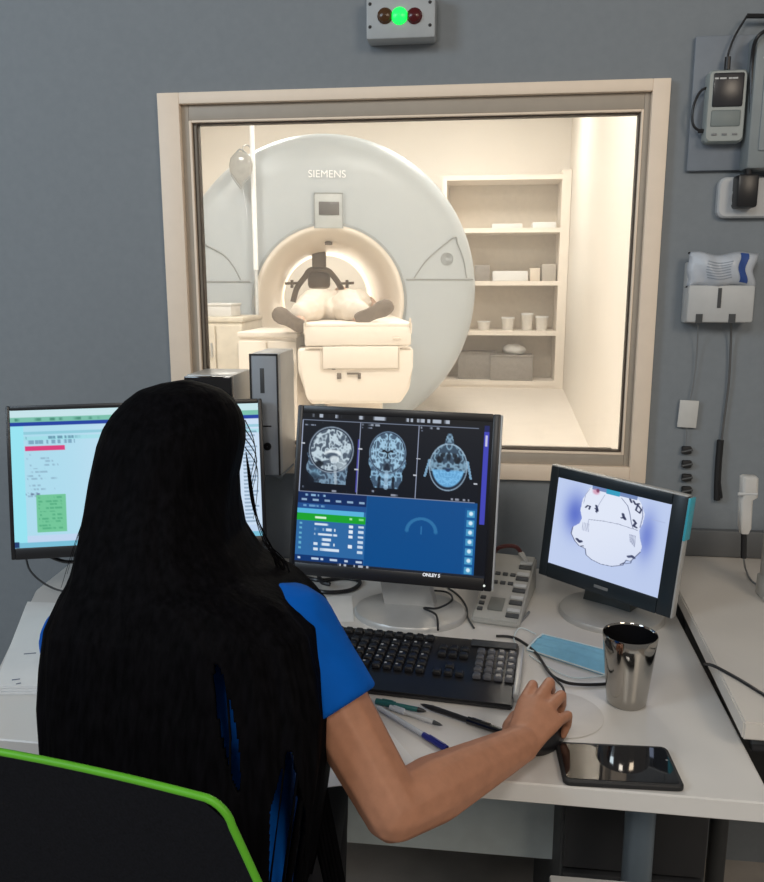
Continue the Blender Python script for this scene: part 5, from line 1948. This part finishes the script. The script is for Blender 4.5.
mb.hull([(shL, .047 + E_), (shL.lerp(elbL, .30), .045 + E_)])
# sleeve cuffs: short cone with a flat end
for s_, e_ in ((shR, slv), (shL, slvL)):
    d = (e_ - s_)
    n = d.normalized()
    mb.tube([s_.lerp(e_, .1), s_.lerp(e_, .6), s_ + d], [.055, .0555, .0560], 24)
sh_me = remesh(mb, .006, 3, .5)
link('shirt', sh_me, M_SHIRT, woman, 180)
# dark trousers
mb = MB()
mb.hull([(hips + Vector((0, 0, -.03)), (.172, .118, .075)), (hips + Vector((0, .02, .02)), (.16, .11, .06))])
for s in (-1, 1):
    hj = hips + Vector((s * .085, .02, -.02))
    kn = hips + Vector((s * .085, .42, .0))
    an = hips + Vector((s * .085, .36, -.44))
    mb.hull([(hj, .094), (kn, .066)])
    mb.hull([(kn, .066), (kn.lerp(an, .35), .064), (an, .055)])
link('trousers', remesh(mb, .009, 2), M_TROU, woman, 180)
for s in (-1, 1):
    an = hips + Vector((s * .085, .36, -.455))
    mb = MB()
    mb.hull([(an + Vector((0, -.02, -.045)), (.038, .045, .035)), (an + Vector((0, .13, -.06)), (.04, .05, .022))])
    mb.box((an.x, an.y + .05, .012), (.085, .27, .022), .01)
    link('shoe', remesh(mb, .006, 2), M_BLACKM, woman, 180)

# hair: one long sheet from the crown down the back, cut into locks at the bottom
SIL = [  # photo y, left x, right x
    (381, 176, 192), (384, 160, 204), (390, 141, 220), (400, 128, 233), (412, 117, 241), (425, 109, 246), (440, 104, 248), (470, 98, 247), (500, 90, 246), (530, 80, 249),
    (560, 69, 258), (580, 60, 267), (600, 51, 283), (620, 43, 295), (640, 36, 304), (680, 31, 315), (720, 29, 320), (760, 32, 318), (800, 36, 312), (850, 42, 304), (900, 52, 296), (950, 70, 285)]
ys = [s[0] for s in SIL]
y_at = lambda py: float(np.interp(py, [384, 470, 560, 640, 720, 800, 950], [HY - .0, HY - .01, .965, .925, .895, .875, .86]))
b_at = lambda py: float(np.interp(py, [381, 390, 400, 420, 440, 470, 520, 580, 640, 720, 800, 950], [.015, .050, .065, .09, .103, .115, .125, .130, .122, .118, .118, .115]))
NR, NC = 200, 280
rows = []
for i in range(NR + 1):
    v = i / NR
    py = 381.0 + (950 - 381) * (v ** 1.25)
    l = float(np.interp(py, ys, [s[1] for s in SIL]))
    r_ = float(np.interp(py, ys, [s[2] for s in SIL]))
    yc = y_at(py)
    ys_ = yc - b_at(py) * float(np.interp(py, [384, 470, 580, 640], [0, .1, .62, .72]))
    ext = float(np.interp(py, [384, 400, 470, 560, 700], [1.0, .75, .45, .25, .12]))
    ee = float(np.interp(py, [384, 470, 580, 640], [1.0, .9, .6, .5]))
    yr_ = yc + b_at(py) * float(np.interp(py, [384, 420, 470, 530, 565, 595, 640], [0, .2, .5, .38, .10, -.42, -.85]))
    L_, R_ = P(l, py, y=ys_), P(r_, py, y=yr_)
    xc, hw_ = (L_.x + R_.x) / 2, (R_.x - L_.x) / 2
    z = (L_.z + R_.z) / 2
    bb = b_at(py)
    row = []
    # wraps past the ears at the head, only the back half lower down
    for j in range(NC + 1):
        u = j / NC
        a = PI + ext - u * (PI + 2 * ext) if True else 0
        rip = 1 + .010 * math.sin(u * 61 + 1.3 * math.sin(v * 4)) * min(1, v * 4) + .014 * math.sin(u * 23 + v * 3) * min(1, v * 3) + .006 * mnoise.noise(Vector((u * 60, v * 3, 0)))
        ca_, sa_ = math.cos(a), math.sin(a)
        row.append(Vector((xc + hw_ * math.copysign(abs(ca_) ** ee, ca_) * rip, yc - bb * math.copysign(abs(sa_) ** ee, sa_) * rip, z)))
    rows.append(row)
crown = sum(rows[0], Vector()) / len(rows[0]) + Vector((0, 0, .002))
bm = bmesh.new()
VV = [[bm.verts.new(p) for p in r_] for r_ in rows]
cv = bm.verts.new(crown)
for j in range(NC):
    bm.faces.new((cv, VV[0][j], VV[0][j + 1]))


def pxof(p):
    d = p - CAM
    zz = d.dot(FW)
    return 382 + F_PX * d.dot(RT) / zz, 441 - F_PX * d.dot(UP) / zz


# partings between the locks, where the shirt shows through
def in_gap(px, py, wob):
    if 664 < py < 800:
        t = (py - 664) / 136
        c = 216 + 24 * t
        if abs(px - c) < 8.5 * math.sin(min(1, t * 1.02 + .03) * PI) ** .6:
            return True
    if py > 752:
        t = min(1, (py - 752) / 60)
        c = 289 - 2 * (py - 752) / 130
        if abs(px - c) < 3 + 15 * t:
            return True
    return False


for i in range(NR):
    v = (i + .5) / NR
    for j in range(NC):
        u = (j + .5) / NC
        c4 = (VV[i][j].co + VV[i][j + 1].co + VV[i + 1][j + 1].co + VV[i + 1][j].co) / 4
        px, py = pxof(c4)
        cut = .12 < u < .9 and j % 13 != 0 and in_gap(px, py, 0)
        if v > .93:
            cut = cut or (math.sin(u * 70) * .5 + .5) * .075 + .925 < v
        if not cut:
            bm.faces.new((VV[i][j], VV[i][j + 1], VV[i + 1][j + 1], VV[i + 1][j]))
bmesh.ops.delete(bm, geom=[v for v in bm.verts if not v.link_faces], context='VERTS')
bmesh.ops.recalc_face_normals(bm, faces=list(bm.faces))
me = bpy.data.meshes.new('hair')
bm.to_mesh(me)
bm.free()
hair = link('hair', me, M_HAIR, woman, 180)
so = hair.modifiers.new('thick', 'SOLIDIFY')
so.thickness = .008
so.offset = -1
# loose strands on the right and a few along the outline
mb = MB()
rg = random.Random(5)


def strand(pts, r0, r1):
    pp = smooth_path(pts, 7)
    n = len(pp)
    mb.tube(pp, [r0 + (r1 - r0) * k / (n - 1) for k in range(n)], 5)


def hp_(px, py, dy=0):
    return P(px, py, y=y_at(py) + dy)


for k in range(7):
    o = k * 2.0
    strand([hp_(246 + o * .3, 452 + k * 3, .01), hp_(251 + o * .55, 500 + k * 3, .01), hp_(262 + o * .85 + rg.uniform(-3, 3), 535 + k * 2, .01), hp_(277 + o * .75 + rg.uniform(-2, 2), 562 + k, .01), hp_(283 + o * .25 + rg.uniform(-4, 4), 586, .005)], .0008, .0004)
for k in range(4):
    strand([hp_(245, 420 + k * 9, .0), hp_(253 + rg.uniform(0, 4), 440 + k * 9, .01), hp_(250 + rg.uniform(0, 8), 468 + k * 9, .01), hp_(254 + rg.uniform(-3, 5), 492 + k * 9, .0)], .0008, .0003)
for k in range(8):
    strand([hp_(262 + k * 2, 540 + k * 3, .0), hp_(280 + rg.uniform(-4, 5), 560 + k, .01), hp_(287 + rg.uniform(-4, 4), 578, .01), hp_(272 + k * 2, 596, -.02)], .0009, .0005)
mb.build('loose_strands', M_HAIR, woman, 180)
mb = MB()
for k in range(3):
    strand([hp_(132 - k * 3, 405 + k * 14), hp_(107 - k * 4, 450 + k * 16), hp_(89 - k * 6, 505 + k * 16), hp_(73 - k * 6, 560 + k * 14)], .0008, .0003)
mb.build('loose_strands', M_HAIR, woman, 180)
# long front lock hanging in front of the right side
mb = MB()
for k in range(5):
    xo = k * 3.5
    strand([P(306 + xo * .4, 690, y=.90), P(304 + xo * .6, 740, y=.895), P(311 + xo, 800, y=.89), P(320 + xo * 1.1, 850, y=.885), P(331 + xo * 1.0, 900, y=.88)], .0075, .0045)
mb.build('hair_lock', M_HAIR, woman, 180)

# mouse under the hand
mc = wri + hd * .088 + hside * .006
mc = wri + hd * .098 + hside * .004
ms = thing('computer_mouse', 'dark computer mouse under the woman\'s right hand', 'mouse', (mc.x, mc.y, DZ + .0016), math.atan2(hd.y, hd.x) - PI / 2)
MX = frame_m(Vector((mc.x, mc.y, DZ + .0018)), hd.cross(Vector((0, 0, 1))), (0, 0, 1))
rs = []
for z, k in ((0, .94), (.006, 1.0), (.014, .98), (.022, .86), (.028, .62), (.031, .3)):
    ring = []
    for q in range(28):
        a = 2 * PI * q / 28
        ring.append(MX @ Vector((.030 * k * math.cos(a), .054 * k * math.sin(a) - .006, z - .004 * max(0, math.sin(a)) * z / .03)))
    rs.append(ring)
MB().rings(rs, True, True, True).build('mouse_shell', M_BLACK, ms, 60)
MB().lathe([(.001, -.003), (.006, -.003), (.006, .003), (.001, .003)], MX @ Matrix.Translation((0, .028, .0235)) @ Matrix.Rotation(PI / 2, 4, 'Y'), 16).build('scroll_wheel', M_GREY, ms)

# ================================================================== LIGHT


def area(name, loc, target, size, power, color, sy=None):
    l = bpy.data.lights.new(name, 'AREA')
    l.shape = 'RECTANGLE'
    l.size = size
    l.size_y = sy or size
    l.energy = power
    l.color = color
    o = bpy.data.objects.new(name, l)
    COL.objects.link(o)
    o.location = loc
    d = Vector(target) - Vector(loc)
    o.rotation_euler = d.to_track_quat('-Z', 'Y').to_euler()
    return o


for (x, y) in ((-1.9, 3.4), (-.1, 3.4), (-1.9, 6.2), (-.1, 6.2)):
    area('scan_room_lamp', (x, y, 3.15), (x, y, 0), .6, 41 if y < 5 else 31, (1, .95, .885))
bl_ = bpy.data.lights.new('bore_lamp_light', 'POINT')
bl_.energy = 10
bl_.color = (1, .90, .76)
bl_.shadow_soft_size = .2
bo = bpy.data.objects.new('bore_lamp_light', bl_)
COL.objects.link(bo)
bo.location = GMB @ Vector((.0, 1.15, .12))
# unseen fills added behind the viewer to shape the control room's dim light
area('control_room_fill', (-2.5, -.5, 2.55), (-1.1, 1.6, 1.0), .9, 31, (.70, .86, 1.0))
area('control_room_fill', (-.5, -1.3, 2.95), (-.3, 1.8, .9), .7, 20, (1.0, .96, .90))  # added to lift the dark wall below the window
area('control_room_fill', (1.5, -1.0, 2.55), (.5, 1.5, .6), .8, 22, (1.0, .85, .68))
w = bpy.data.worlds.new('world')
SC.world = w
w.use_nodes = True
w.node_tree.nodes['Background'].inputs['Color'].default_value = (.78, .76, .73, 1)
w.node_tree.nodes['Background'].inputs['Strength'].default_value = .24
